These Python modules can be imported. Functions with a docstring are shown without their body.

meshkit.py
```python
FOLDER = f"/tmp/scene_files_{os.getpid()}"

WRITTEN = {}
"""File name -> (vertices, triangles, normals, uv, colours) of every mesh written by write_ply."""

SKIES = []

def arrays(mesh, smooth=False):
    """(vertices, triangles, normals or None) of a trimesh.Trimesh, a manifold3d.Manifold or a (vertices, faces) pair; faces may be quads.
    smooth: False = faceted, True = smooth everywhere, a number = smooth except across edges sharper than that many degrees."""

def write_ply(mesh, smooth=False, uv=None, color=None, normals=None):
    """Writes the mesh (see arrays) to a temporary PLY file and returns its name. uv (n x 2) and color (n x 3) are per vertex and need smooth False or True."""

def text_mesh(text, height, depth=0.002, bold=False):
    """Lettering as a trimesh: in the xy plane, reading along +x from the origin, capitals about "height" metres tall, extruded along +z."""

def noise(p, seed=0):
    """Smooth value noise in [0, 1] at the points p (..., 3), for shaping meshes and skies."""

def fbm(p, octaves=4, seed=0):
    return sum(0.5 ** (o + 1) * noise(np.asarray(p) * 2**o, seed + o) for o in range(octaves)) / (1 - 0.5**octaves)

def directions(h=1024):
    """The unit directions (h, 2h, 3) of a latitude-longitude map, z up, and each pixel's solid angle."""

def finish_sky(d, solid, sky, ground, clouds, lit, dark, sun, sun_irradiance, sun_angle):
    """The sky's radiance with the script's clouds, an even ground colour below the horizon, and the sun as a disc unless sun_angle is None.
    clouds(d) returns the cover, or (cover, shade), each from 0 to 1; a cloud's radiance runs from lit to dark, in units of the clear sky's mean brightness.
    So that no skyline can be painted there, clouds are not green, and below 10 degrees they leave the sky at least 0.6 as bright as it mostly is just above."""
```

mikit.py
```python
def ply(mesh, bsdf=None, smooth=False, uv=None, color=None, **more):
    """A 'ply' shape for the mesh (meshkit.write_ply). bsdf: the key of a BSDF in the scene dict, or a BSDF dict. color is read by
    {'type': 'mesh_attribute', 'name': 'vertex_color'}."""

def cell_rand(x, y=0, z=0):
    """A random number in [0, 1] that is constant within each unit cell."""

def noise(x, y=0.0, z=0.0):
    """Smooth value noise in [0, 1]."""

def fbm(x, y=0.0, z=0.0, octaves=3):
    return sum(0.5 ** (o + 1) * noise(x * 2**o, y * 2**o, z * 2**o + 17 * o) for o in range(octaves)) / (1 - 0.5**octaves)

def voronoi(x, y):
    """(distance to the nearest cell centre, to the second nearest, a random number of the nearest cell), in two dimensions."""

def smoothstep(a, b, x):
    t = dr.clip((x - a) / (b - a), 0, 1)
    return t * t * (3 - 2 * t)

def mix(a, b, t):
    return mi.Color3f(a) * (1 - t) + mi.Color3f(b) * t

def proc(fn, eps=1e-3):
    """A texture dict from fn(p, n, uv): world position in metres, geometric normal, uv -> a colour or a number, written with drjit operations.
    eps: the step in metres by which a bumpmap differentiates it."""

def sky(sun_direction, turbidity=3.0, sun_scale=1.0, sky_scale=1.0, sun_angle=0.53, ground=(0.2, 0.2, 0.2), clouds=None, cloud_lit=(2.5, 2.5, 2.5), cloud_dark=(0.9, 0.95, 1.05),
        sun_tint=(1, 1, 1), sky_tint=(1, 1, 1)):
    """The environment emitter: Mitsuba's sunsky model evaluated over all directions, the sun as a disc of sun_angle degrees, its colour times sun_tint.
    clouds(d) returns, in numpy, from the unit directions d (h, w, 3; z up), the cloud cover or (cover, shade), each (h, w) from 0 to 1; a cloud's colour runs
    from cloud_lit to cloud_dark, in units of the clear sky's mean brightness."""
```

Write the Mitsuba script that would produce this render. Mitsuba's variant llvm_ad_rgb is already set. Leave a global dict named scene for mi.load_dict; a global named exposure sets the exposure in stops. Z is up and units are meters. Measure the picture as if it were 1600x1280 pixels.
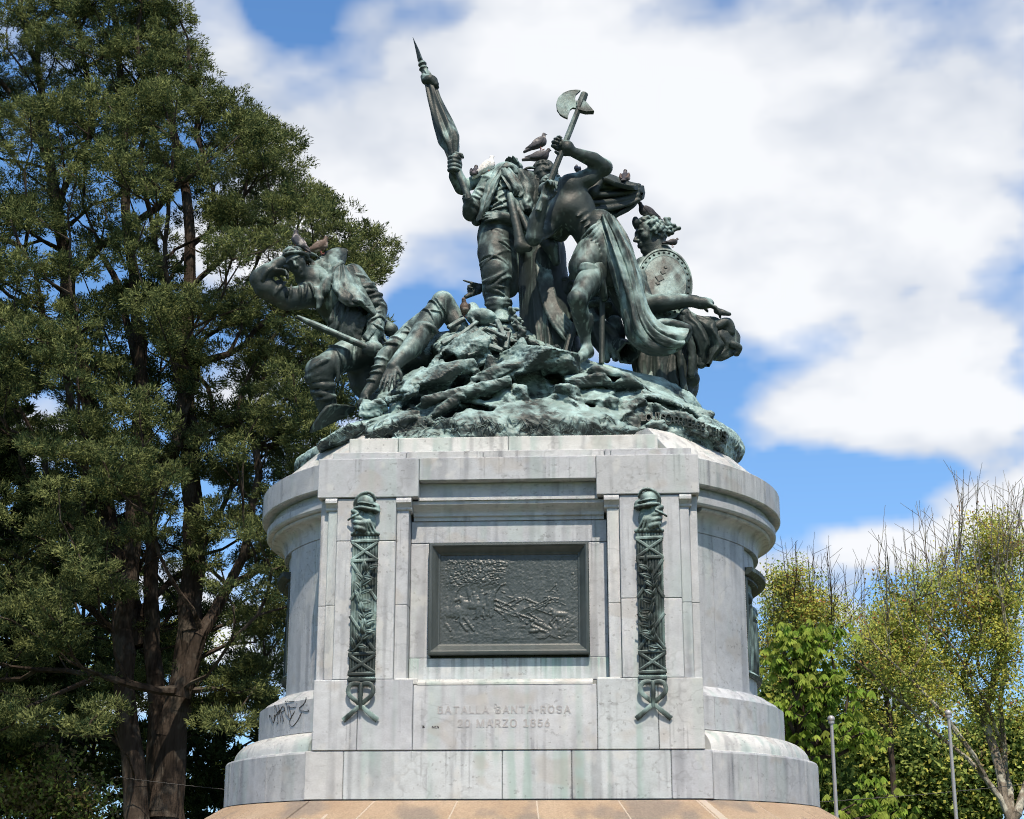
import math, numpy as np, trimesh, drjit as dr, mitsuba as mi, mikit, meshkit
import manifold3d as m3
from scipy.interpolate import CubicSpline
from mikit import proc, noise, fbm, smoothstep, mix, voronoi
T = mi.ScalarTransform4f
rng = np.random.default_rng(7)
scene, labels = {}, {}

# ------------------------------------------------------------------ camera, sky, exposure
F = 2500.0                                        # focal length in pixels of the 1600 px wide photograph
PITCH = math.atan(730 / F)
CAM = np.array([0.0, -20.0, 1.6])
FW = np.array([0, math.cos(PITCH), math.sin(PITCH)])
UPV = np.array([0, -math.sin(PITCH), math.cos(PITCH)])
scene['camera'] = {'type': 'perspective', 'fov': math.degrees(2 * math.atan(800 / F)), 'fov_axis': 'x', 'near_clip': 0.1, 'far_clip': 3000.0,
                   'to_world': T().look_at(origin=CAM.tolist(), target=(CAM + FW).tolist(), up=[0, 0, 1])}
SUN_EL, SUN_AZ = math.radians(56), math.radians(8)
SUN = [math.cos(SUN_EL) * math.sin(SUN_AZ), -math.cos(SUN_EL) * math.cos(SUN_AZ), math.sin(SUN_EL)]


def clouds(d):
    az = np.degrees(np.arctan2(d[..., 0], d[..., 1]))
    el = np.degrees(np.arcsin(np.clip(d[..., 2], -1, 1)))
    q = d / np.maximum(d[..., 2:3] + 0.35, 0.05)
    warp = meshkit.fbm(q * 5 + 3, 4, 5)[..., None] - 0.5
    n = meshkit.fbm(q * 8.0 + warp * 1.3 + 11, 7, 3)
    soft = meshkit.fbm(q * 2.2 + 40, 3, 9)
    bias = 0.14 * (soft - 0.5)
    # (azimuth, elevation, half sizes, weight): the big bank of cloud up right, the puffs low right, the blue gaps between
    for a, e, sa, se, w in ((5, 26.5, 9, 5, 0.32), (14.5, 23.5, 8, 5.5, 0.28), (-3.5, 26, 3.0, 3.5, 0.20), (13.0, 15.6, 4.8, 1.5, 0.30), (16.5, 11.2, 4.0, 1.0, 0.20), (9.5, 21.5, 5, 2.0, 0.14), (2.5, 22.8, 3.0, 1.2, 0.12),
                            (-3.6, 19.5, 2.4, 2.6, -0.30), (-1.0, 22.4, 1.3, 1.0, -0.16), (8.4, 16.3, 2.2, 2.2, -0.26), (12, 13.3, 4.5, 1.0, -0.30), (-8.9, 30.3, 1.7, 1.2, -0.36), (-8.5, 25.0, 3.0, 3.6, 0.30), (-6.0, 21.5, 2.6, 2.0, 0.16), (-10.5, 29.0, 1.6, 2.0, 0.16), (-5.0, 28.5, 2.5, 2.2, 0.10), (16.0, 18.0, 3.0, 1.2, 0.14), (12.5, 11.0, 2.0, 0.6, 0.12),
                            (-15.5, 18, 5, 12, -0.14), (-17, 14.5, 2.2, 1.3, 0.30), (15.0, 18.8, 3.5, 1.0, 0.05), (2.2, 26.0, 0.9, 0.5, -0.10)):
        bias = bias + w * np.exp(-((az - a) / sa) ** 2 - ((el - e) / se) ** 2)
    x = n + bias - 0.035
    cover = np.clip((x - 0.43) / 0.20, 0, 1)
    thick = np.clip((x - 0.56) / 0.35, 0, 1)
    lump = meshkit.fbm(q * 7 + warp * 1.2 + 71, 6, 12)
    shade = np.clip(0.50 - thick * 0.9 + (lump - 0.5) * 2.4, 0, 0.95)
    return cover * 0.97, shade


scene['sky'] = mikit.sky(SUN, turbidity=3, clouds=clouds, cloud_lit=(2.3, 2.33, 2.38), cloud_dark=(1.45, 1.58, 1.8), sky_tint=(0.88, 1.09, 1.22), sun_tint=(0.96, 1.0, 1.07))
exposure = 2.0

# ------------------------------------------------------------------ helpers


def at(px, py, y):
    """The world point that the photograph's pixel shows at the world depth y."""
    d = FW * F + np.array([1.0, 0, 0]) * (px - 800) + UPV * (640 - py)
    return CAM + d * ((y - CAM[1]) / d[1])


def key_for(base):
    if base not in scene and base not in labels:
        return base
    k = 1
    while f'{base}_{k:03d}' in scene or f'{base}_{k:03d}' in labels:
        k += 1
    return f'{base}_{k:03d}'


def add(base, mesh, bsdf, parent=None, label=None, cat=None, group=None, kind=None, smooth=False, color=None):
    key = key_for((parent + '__' if parent else '') + base)
    assert (hasattr(mesh, 'faces') and len(mesh.faces)), key
    scene[key] = mikit.ply(mesh, bsdf, smooth=smooth, color=color)
    note(key, label, cat, group, kind)
    return key


def note(key, label=None, cat=None, group=None, kind=None):
    e = {k: v for k, v in (('label', label), ('category', cat), ('group', group), ('kind', kind)) if v}
    if e:
        labels[key] = e


def thing(base, label, cat, group=None):
    key = key_for(base)
    note(key, label, cat, group)
    return key


def cat_meshes(ms):
    return trimesh.util.concatenate([m for m in ms if m is not None])


# the monument's own frame: x along its front face, y into the monument, z up; turned a little against the view
TH = math.radians(3.3)
ORI = np.array([-0.06, 0.0, 0.0])
ML = np.eye(4)
ML[:3, 0], ML[:3, 1] = [math.cos(TH), -math.sin(TH), 0], [math.sin(TH), math.cos(TH), 0]
ML[:3, 3] = ORI


def L(mesh):
    m = mesh.copy()
    m.apply_transform(ML)
    return m


def bx(x0, x1, y0, y1, z0, z1, ch=0.008):
    c = min(ch, (x1 - x0) * 0.3, (y1 - y0) * 0.3, (z1 - z0) * 0.3)
    v = []
    for sx, sy, sz in np.ndindex(2, 2, 2):
        p = np.array([(x0, x1)[sx], (y0, y1)[sy], (z0, z1)[sz]])
        s = np.array([1 - 2 * sx, 1 - 2 * sy, 1 - 2 * sz])
        for k in range(3):
            q = p + s * c
            q[k] = p[k]
            v.append(q)
    return trimesh.convex.convex_hull(np.array(v))


def loft(rings, closed_ring=True, caps=True):
    """Skin over rings (m, n, 3) of points."""
    r = np.asarray(rings, float)
    m, n = r.shape[:2]
    i, j = np.meshgrid(np.arange(m - 1), np.arange(n if closed_ring else n - 1), indexing='ij')
    a, b = i * n + j, i * n + (j + 1) % n
    q = np.stack([a, b, b + n, a + n], -1).reshape(-1, 4)
    f = [q[:, [0, 1, 2]], q[:, [0, 2, 3]]]
    v = r.reshape(-1, 3)
    if caps and closed_ring:
        v = np.vstack([v, r[0].mean(0), r[-1].mean(0)])
        k = np.arange(n)
        f.append(np.stack([k * 0 + m * n, (k + 1) % n, k], 1))
        f.append(np.stack([k * 0 + m * n + 1, k + (m - 1) * n, (k + 1) % n + (m - 1) * n], 1))
    mesh = trimesh.Trimesh(v, np.vstack(f), process=False)
    if mesh.volume < 0:
        mesh.invert()
    return mesh


CY = 3.4                                          # the drum's centre in the monument's frame


def arc(profile, a0, a1, n=None, cy=CY):
    """A closed (r, z) profile swept about the drum's axis from angle a0 to a1 (degrees; 0 is the front, 90 the right)."""
    p = np.asarray(profile, float)
    n = n or max(3, int(abs(a1 - a0) / 2.5) + 2)
    a = np.radians(np.linspace(a0, a1, n))
    rings = np.stack([np.stack([p[:, 0] * math.sin(t), cy - p[:, 0] * math.cos(t), p[:, 1]], 1) for t in a])
    m = loft(rings, caps=False)
    # end caps (the profiles are not convex)
    tri = trimesh.creation.triangulate_polygon(__import__('shapely').Polygon(p), engine='earcut')
    tv, tf = tri
    idx = np.array([int(np.argmin(((p - q) ** 2).sum(1))) for q in tv])
    cap = idx[tf]
    f = np.vstack([m.faces, cap, cap[:, ::-1] + (n - 1) * len(p)])
    m = trimesh.Trimesh(m.vertices, f, process=False)
    trimesh.repair.fix_normals(m)
    return m


def prism(profile, x0, x1):
    """A closed (y, z) profile drawn out along the front face from x0 to x1."""
    import shapely
    m = trimesh.creation.extrude_polygon(shapely.Polygon(profile), x1 - x0, engine='earcut')
    v = m.vertices.copy()
    m.vertices = np.stack([x0 + v[:, 2], v[:, 0], v[:, 1]], 1)
    trimesh.repair.fix_normals(m)
    return m


def tube(points, radii, sides=8, smooth_n=0, flat=1.0, ref=None):
    p = np.asarray(points, float)
    r = np.broadcast_to(np.asarray(radii, float), (len(p),)).astype(float)
    if smooth_n:
        s = np.r_[0, np.cumsum(np.linalg.norm(np.diff(p, axis=0), axis=1))]
        u = np.linspace(0, s[-1], smooth_n)
        p, r = CubicSpline(s, p)(u), np.interp(u, s, r)
    t = np.gradient(p, axis=0)
    t /= np.linalg.norm(t, axis=1, keepdims=True) + 1e-12
    ref = np.array([0.31, 0.2, 0.93]) if ref is None else np.asarray(ref, float)
    a = np.cross(t, ref)
    a /= np.linalg.norm(a, axis=1, keepdims=True) + 1e-9
    b = np.cross(t, a)
    ang = np.arange(sides) * 2 * np.pi / sides
    return loft(p[:, None] + r[:, None, None] * (np.cos(ang)[None, :, None] * a[:, None] + flat * np.sin(ang)[None, :, None] * b[:, None]))


# ------------------------------------------------------------------ materials


def streak(p, f=16.0, g=0.8):
    return noise(p.x * f, p.y * f * 0.6 + p.x * 3, p.z * g)


def stone_fn(base, tint, stain, seed):
    def fn(p, n, uv):
        big = fbm(p.x * 1.3 + seed, p.y * 1.3, p.z * 1.3, 3)
        grain = noise(p.x * 70, p.y * 70, p.z * 70)
        mott = fbm(p.x * 9, p.y * 9 + seed, p.z * 9, 3)
        st = smoothstep(0.52, 0.86, streak(p, 15, 0.7) * 0.65 + fbm(p.x * 3, p.y * 3 + seed, p.z * 1.2, 2) * 0.45)
        fine = smoothstep(0.55, 0.9, streak(p, 42, 1.2)) * smoothstep(0.4, 0.7, fbm(p.x * 2 + 9, p.y * 2, p.z * 1.5 + seed, 2))
        c = mix(base, tint, smoothstep(0.3, 0.75, big))
        c = c * mi.Color3f(0.965, 1.0, 1.04) * (0.82 + 0.26 * mott + 0.14 * (grain - 0.5))
        c = mix(c, mi.Color3f(c) * mi.Color3f(0.55, 0.56, 0.58), st * 0.72 + fine * 0.60)
        vein = smoothstep(0.035, 0.0, dr.abs(fbm(p.x * 3.1 + seed * 2, p.y * 3.1, p.z * 3.1, 4) - 0.5)) * smoothstep(0.5, 0.62, fbm(p.x * 1.1 + 21, p.y, p.z * 1.1, 2))
        c = c * (1 - 0.16 * vein)
        pale = smoothstep(0.60, 0.72, fbm(p.x * 6 + 40, p.y * 6, p.z * 3.5 + seed, 4))
        c = mix(c, (0.70, 0.70, 0.68), pale * 0.35)
        green = smoothstep(0.50, 0.70, fbm(p.x * 2.1 + 3 + seed, p.y * 2.1, p.z * 0.8, 3) * 0.55 + streak(p, 11, 0.3) * 0.45) * stain
        c = mix(c, (0.33, 0.49, 0.45), green * 0.8)
        rusty = smoothstep(0.62, 0.74, fbm(p.x * 2.7 + 70, p.y * 2.7, p.z * 2.7 + seed, 3))
        c = mix(c, (0.42, 0.38, 0.33), rusty * 0.35)
        pit = smoothstep(0.66, 0.75, fbm(p.x * 22 + seed, p.y * 22, p.z * 22, 3)) * smoothstep(0.44, 0.58, fbm(p.x * 1.7 + 5, p.y * 1.7, p.z * 1.7 + 8, 2))
        return c * (1 - 0.26 * pit)
    return fn


def stone_bump(p, n, uv):
    return 0.6 * fbm(p.x * 18, p.y * 18, p.z * 18, 3) + 0.4 * noise(p.x * 90, p.y * 90, p.z * 90)


for i, bts in enumerate((((0.58, 0.59, 0.605), (0.67, 0.68, 0.69), 0.40), ((0.53, 0.535, 0.545), (0.62, 0.62, 0.63), 0.25), ((0.58, 0.605, 0.61), (0.66, 0.69, 0.69), 0.75),
                               ((0.70, 0.69, 0.65), (0.78, 0.77, 0.73), 0.55), None, ((0.51, 0.52, 0.545), (0.59, 0.60, 0.62), 0.3), ((0.60, 0.60, 0.59), (0.70, 0.69, 0.68), 0.2))):
    if bts is None:
        continue
    b, t, s = bts
    scene[f'mat_stone_{i}'] = {'type': 'bumpmap', 'nested': {'type': 'roughplastic', 'alpha': 0.45, 'diffuse_reflectance': proc(stone_fn(b, t, s, 5.7 * i))}, 'arbitrary': proc(stone_bump), 'scale': 0.0018}


def drip_fn(p, n, uv):
    c = mi.Color3f(stone_fn((0.58, 0.605, 0.61), (0.66, 0.69, 0.69), 0.4, 3.1)(p, n, uv))
    top = smoothstep(4.0, 4.30, p.z)
    v = smoothstep(0.48, 0.62, noise(p.x * 21, 2.0, p.z * 0.4) * 0.7 + noise(p.x * 57, 5.0, p.z * 0.8) * 0.3)
    where = 0.25 + 0.75 * smoothstep(0.42, 0.62, fbm(p.x * 1.7 + 5, 1.0, 1.0, 2))
    c = mix(c, (0.30, 0.50, 0.44), v * where * (0.25 + 0.75 * top))
    d = smoothstep(0.56, 0.70, noise(p.x * 33 + 9, 4.0, p.z * 0.5))
    return mix(c, (0.22, 0.26, 0.27), d * 0.5 * (0.3 + 0.7 * top))


scene['mat_stone_4'] = {'type': 'bumpmap', 'nested': {'type': 'roughplastic', 'alpha': 0.45, 'diffuse_reflectance': proc(drip_fn)}, 'arbitrary': proc(stone_bump), 'scale': 0.0018}
scene['mat_mortar'] = {'type': 'diffuse', 'reflectance': {'type': 'rgb', 'value': [0.24, 0.25, 0.24]}}


def apron_fn(p, n, uv):
    c = mix((0.27, 0.195, 0.135), (0.37, 0.295, 0.22), fbm(p.x * 2.5, p.y * 2.5, p.z * 2, 4))
    c = mix(c, (0.19, 0.165, 0.145), smoothstep(0.48, 0.68, fbm(p.x * 1.9 + 7, p.y * 1.9, 1, 4)) * 0.8)
    return c * (0.85 + 0.3 * noise(p.x * 60, p.y * 60, p.z * 60))


scene['mat_apron'] = {'type': 'bumpmap', 'nested': {'type': 'diffuse', 'reflectance': proc(apron_fn)}, 'arbitrary': proc(stone_bump), 'scale': 0.004}
scene['mat_grout'] = {'type': 'diffuse', 'reflectance': {'type': 'rgb', 'value': [0.40, 0.35, 0.29]}}


def bronze_fn(amount, lo, hi):
    def fn(p, n, uv):
        rain = 0.5 + 0.5 * n.z
        a = fbm(p.x * 2.9, p.y * 2.9, p.z * 1.7, 4)
        b = fbm(p.x * 10, p.y * 10, p.z * 4, 3)
        m = smoothstep(lo, hi, a * 0.52 + b * 0.28 + rain * 0.34 + amount)
        run = smoothstep(0.55, 0.85, noise(p.x * 30, p.y * 30, p.z * 2.2)) * smoothstep(0.42, 0.62, a)
        dark = mix((0.009, 0.015, 0.015), (0.030, 0.045, 0.043), b)
        pat = mix((0.17, 0.245, 0.235), (0.29, 0.42, 0.415), smoothstep(0.35, 0.7, fbm(p.x * 7 + 4, p.y * 7, p.z * 7, 3)))
        c = mix(dark, pat, m)
        c = mix(c, (0.20, 0.29, 0.26), run * 0.35)
        rust = smoothstep(0.60, 0.75, fbm(p.x * 2.6 + 31, p.y * 2.6, p.z * 2.6, 3))
        return mix(c, (0.09, 0.085, 0.075), rust * 0.06)
    return fn


def bronze_bump(p, n, uv):
    return fbm(p.x * 26, p.y * 26, p.z * 26, 3)


def rock_bump(p, n, uv):
    return 0.6 * fbm(p.x * 11, p.y * 11, p.z * 16, 4) + 0.4 * noise(p.x * 34 + p.z * 20, p.y * 34, p.z * 9)


for nm, am, bf, bs in (('bronze_grey', -0.07, bronze_bump, 0.004), ('bronze', -0.12, bronze_bump, 0.004), ('bronze_dark', -0.38, bronze_bump, 0.004), ('bronze_green', -0.06, bronze_bump, 0.004), ('bronze_rock', -0.02, rock_bump, 0.03)):
    scene['mat_' + nm] = {'type': 'bumpmap', 'nested': {'type': 'principled', 'base_color': proc(bronze_fn(am, 0.45, 0.70)), 'roughness': 0.56, 'specular': 0.45, 'metallic': 0.0}, 'arbitrary': proc(bf), 'scale': bs}

# ------------------------------------------------------------------ stone pedestal (monument frame)
P = thing('stone_pedestal', 'grey granite pedestal with round drum sides and a framed bronze relief on its front', 'pedestal')
Z0, Z1, Z2 = 2.50, 3.09, 3.96                     # foot, top of the plinth course, top of the base course
GAP = 0.003


def block(mesh, k=None, base='block', smooth=False):
    return add(base, L(mesh), f'mat_stone_{int(rng.choice([0, 1, 2, 5, 6])) if k is None else int(rng.choice([0, 5, 6])) if k == 0 else k}', P, smooth=smooth)


def blocks_x(xs, y0, y1, z0, z1, ks=None, base='block', ch=0.008):
    for i in range(len(xs) - 1):
        block(bx(xs[i] + GAP, xs[i + 1] - GAP, y0, y1, z0 + GAP, z1 - GAP, ch), None if ks is None else ks[i], base)


def blocks_arc(profile, angles, ks=None, base='block', smooth=30):
    for i in range(len(angles) - 1):
        block(arc(profile, angles[i] + 0.06, angles[i + 1] - 0.06), None if ks is None else ks[i], base, smooth)


# cores (dark mortar shows in the joints)
core = [bx(-2.40, 2.40, 0.035, 2.0, Z0 - 0.2, Z2 - 0.02), bx(-2.38, 2.38, 0.45, 2.0, Z2 - 0.03, 6.75)]
core += [arc([(0.02, Z0 - 0.2), (4.12, Z0 - 0.2), (4.12, Z1 - 0.03), (3.66, Z1 + 0.05), (3.66, Z2 - .1), (3.30, Z2), (3.30, 6.0), (3.45, 6.8), (0.02, 6.95)], 37, 323, 90)]
add('mortar_core', L(cat_meshes(core)), 'mat_mortar', P)

# plinth course: straight front, round sides
blocks_x([-2.50, -2.02, -0.06, 0.79, 2.0, 2.50], 0.0, 0.5, Z0, Z1, [0, 2, 2, 2, 0])
pl = [(3.9, Z0 + GAP), (4.17, Z0 + GAP), (4.17, Z1 - 0.03), (4.155, Z1 - 0.005), (3.9, Z1 - 0.005)]
pr = [36.9, 48, 66, 84, 102, 120, 140, 160]
blocks_arc(pl, pr, [1, 1, 0, 1, 1, 0, 1])
blocks_arc(pl, [-a for a in pr][::-1], [1, 0, 1, 1, 0, 1, 0])
# the hollowed weathering above it, then the second round course and its moulding
w = [(3.5, Z1), (4.08, Z1)] + [(3.73 + 0.33 * math.cos(s * math.pi / 2), Z1 + 0.012 + 0.266 * math.sin(s * math.pi / 2)) for s in np.linspace(0, 1, 9)] + [(3.5, Z1 + 0.278)]
blocks_arc(w, [38, 66, 92, 120, 150], [3, 3, 3, 3])
blocks_arc(w, [-150, -120, -92, -66, -38], [3, 3, 3, 3])
zc = Z1 + 0.29
c2 = [(3.4, zc), (3.735, zc), (3.735, 3.80), (3.4, 3.80)]
blocks_arc(c2, [40, 44, 72, 100, 130], [1, 1, 0, 1])
blocks_arc(c2, [-130, -100, -72, -46, -40], [1, 0, 1, 1])
c3 = [(3.3, 3.806), (3.70, 3.806), (3.66, 3.86), (3.54, 3.93), (3.51, 3.955), (3.3, 3.955)]
blocks_arc(c3, [41, 70, 100, 130], [0, 1, 0])
blocks_arc(c3, [-130, -100, -70, -41], [0, 1, 0])

# base course of the front with the carved words
BX = [-2.42, -1.86, -1.17, 1.11, 1.86, 2.42]
ks = [0, 0, None, 2, 0]
for i in range(5):
    if i != 2:
        block(bx(BX[i] + GAP, BX[i + 1] - GAP, -0.015, 0.5, Z1 + GAP, Z2 - (0.0 if i in (0, 4) else 0.0) - GAP), ks[i])


def to_manifold(m):
    m = trimesh.Trimesh(m.vertices, m.faces, process=True)
    return m3.Manifold(m3.Mesh(np.asarray(m.vertices, np.float32), np.asarray(m.faces, np.uint32)))


def from_manifold(m):
    o = m.to_mesh()
    return trimesh.Trimesh(o.vert_properties[:, :3], o.tri_verts, process=False)


def letters(text, h, xc, z, y, depth=0.012, space=1.0):
    """Upright letters facing the viewer on the front face, one closed mesh per glyph, centred on xc."""
    glyphs, x = [], 0.0
    for ch in text:
        if ch == ' ':
            x += h * 0.55 * space
            continue
        m = meshkit.text_mesh(ch, h, depth, bold=True)
        wd = m.bounds[1][0] - m.bounds[0][0]
        m.apply_translation([x - m.bounds[0][0], 0, 0])
        glyphs.append(m)
        x += wd + h * 0.22 * space
    out = []
    for m in glyphs:
        v = m.vertices
        m.vertices = np.stack([v[:, 0] - x / 2 + xc, y - v[:, 2], v[:, 1] + z], 1)
        trimesh.repair.fix_normals(m)
        out.append(m)
    return out


insc = to_manifold(bx(BX[2] + GAP, BX[3] - GAP, -0.015, 0.5, Z1 + GAP, Z2 - 0.07 - GAP))
cut = letters('BATALLA', 0.088, -0.53, 3.535, -0.006, 0.022, 1.15) + letters('SANTA-ROSA', 0.088, 0.33, 3.535, -0.006, 0.022, 1.15) + letters('20 MARZO 1856', 0.092, -0.03, 3.37, -0.006, 0.022, 1.1)
cut += letters('D', 0.05, -0.135, 3.60, -0.008, 0.02) + letters('E', 0.05, -0.12, 3.535, -0.008, 0.02)
for g in cut:
    gm = to_manifold(g)
    if gm.num_tri() > 0:
        insc = insc - gm
grime = []
for g in cut:
    g2_ = g.copy()
    g2_.vertices = g2_.vertices * np.array([1, 1, 1.0]) + np.array([0, 0.0065, 0])
    grime.append(g2_)
add('carved_letters', L(cat_meshes(grime)), 'mat_grime', P, kind='stuff', label='carved letters BATALLA DE SANTA-ROSA 20 MARZO 1856')
scene['mat_grime'] = {'type': 'diffuse', 'reflectance': {'type': 'rgb', 'value': [0.38, 0.38, 0.39]}}
add('block', L(from_manifold(insc)), 'mat_stone_0', P, label='granite block carved BATALLA DE SANTA-ROSA 20 MARZO 1856')
add('painted_mark', L(cat_meshes([bx(-1.045, -1.02, -0.019, -0.014, 3.36, 3.39, 0.001)] + letters('MIN', 0.03, -0.88, 3.355, -0.0145, 0.004))), 'mat_black', P, label='tiny black stencilled mark')
scene['mat_black'] = {'type': 'roughplastic', 'diffuse_reflectance': {'type': 'rgb', 'value': [0.025, 0.025, 0.027]}, 'alpha': 0.3}
# sill moulding above it
block(prism([(0.4, Z2 - 0.072), (-0.02, Z2 - 0.072), (-0.02, Z2 - 0.045), (0.06, Z2 + 0.0), (0.14, Z2 + 0.012), (0.4, Z2 + 0.012)], BX[2] + 0.05, BX[3] - 0.05), 3, 'sill')
for s in (-1, 1):
    block(bx(*sorted((s * 1.115, s * 1.40)), -0.005, 0.4, Z2 - 0.065, Z2 + 0.012), 3, 'sill')
# pilasters: broad face with narrower strips stepped back beside it
for s in (-1, 1):
    def S(a, b):
        return sorted((s * a, s * b))
    for z0, z1 in ((Z2, 4.95), (4.95, 6.28)) if s > 0 else ((Z2, 5.72), (5.72, 6.28)):
        for (a, b, y0) in ((1.43, 2.19, 0.0),):
            block(bx(*S(a, b), y0, 0.6, z0 + GAP, z1 - GAP), 0 if z0 == Z2 else None, 'pilaster_block')
    for (a, b, y0, k) in ((1.27, 1.427, 0.055, 0), (2.193, 2.315, 0.05, 0), (2.317, 2.42, 0.11, 1)):
        zt = 6.28 if a > 2.3 else 6.12
        block(bx(*S(a, b), y0, 0.7, Z2 + GAP, 4.9), k, 'pilaster_strip')
        block(bx(*S(a, b), y0, 0.7, 4.9 + GAP, zt), k, 'pilaster_strip')
    # capitals of the strips
    capp = [(0.6, 6.12), (0.055, 6.12), (0.035, 6.135), (0.035, 6.16), (0.0, 6.20), (-0.03, 6.215), (-0.03, 6.245), (-0.015, 6.28), (0.6, 6.28)]
    block(prism(capp, *S(1.235, 1.427)), 1, 'capital')
    block(prism(capp, *S(2.193, 2.345)), 1, 'capital')
    # attic slab over the pilaster
    block(bx(*S(1.142, 2.45), -0.03, 0.8, 6.285, 6.80), 0 if s < 0 else 1, 'cornice_block')
# attic slab of the middle, the mouldings under it
block(bx(-1.138, 1.138, -0.022, 0.8, 6.50, 6.80), 0, 'cornice_block')
block(prism([(0.7, 6.495), (0.16, 6.495), (0.16, 6.305), (0.10, 6.300), (0.10, 6.262), (0.7, 6.262)], -1.16, 1.16), 1, 'cornice_fascia')
block(prism([(0.7, 6.26), (0.13, 6.26), (0.13, 6.215)] + [(0.145 + 0.10 * math.sin(q * math.pi / 2), 6.205 - 0.10 * q) for q in np.linspace(0, 1, 6)] + [(0.245, 6.085), (0.28, 6.075), (0.28, 6.03), (0.7, 6.03)], -1.232, 1.232), 1, 'cornice_moulding')
# lintel, jambs, panel below
FX0, FX1, FZ0, FZ1 = -1.02, 1.03, 4.29, 5.72
block(bx(-1.265, 1.265, 0.30, 0.8, FZ1 + 0.02, 6.03 - GAP), 0, 'lintel')
block(bx(-1.265, FX0 + 0.02, 0.30, 0.8, FZ0 - 0.03, FZ1 + 0.014), 0, 'jamb')
block(bx(FX1 - 0.02, 1.265, 0.30, 0.8, FZ0 - 0.03, FZ1 + 0.014), 0, 'jamb')
block(bx(-1.265, 1.265, 0.275, 0.8, Z2 + 0.014, FZ0 - 0.036), 4, 'apron_panel')
# top courses and the bright sloping course under the bronze
blocks_x([-2.28, -1.32, -0.32, 1.25, 1.33, 2.37], 0.06, 0.9, 6.80, 6.91, [1, 0, 0, 1, 1], 'coping_block')
blocks_x([-2.1, -1.45, 0.0, 1.95], 0.22, 1.2, 6.915, 7.14, [3, 3, 3], 'coping_block')
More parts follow.
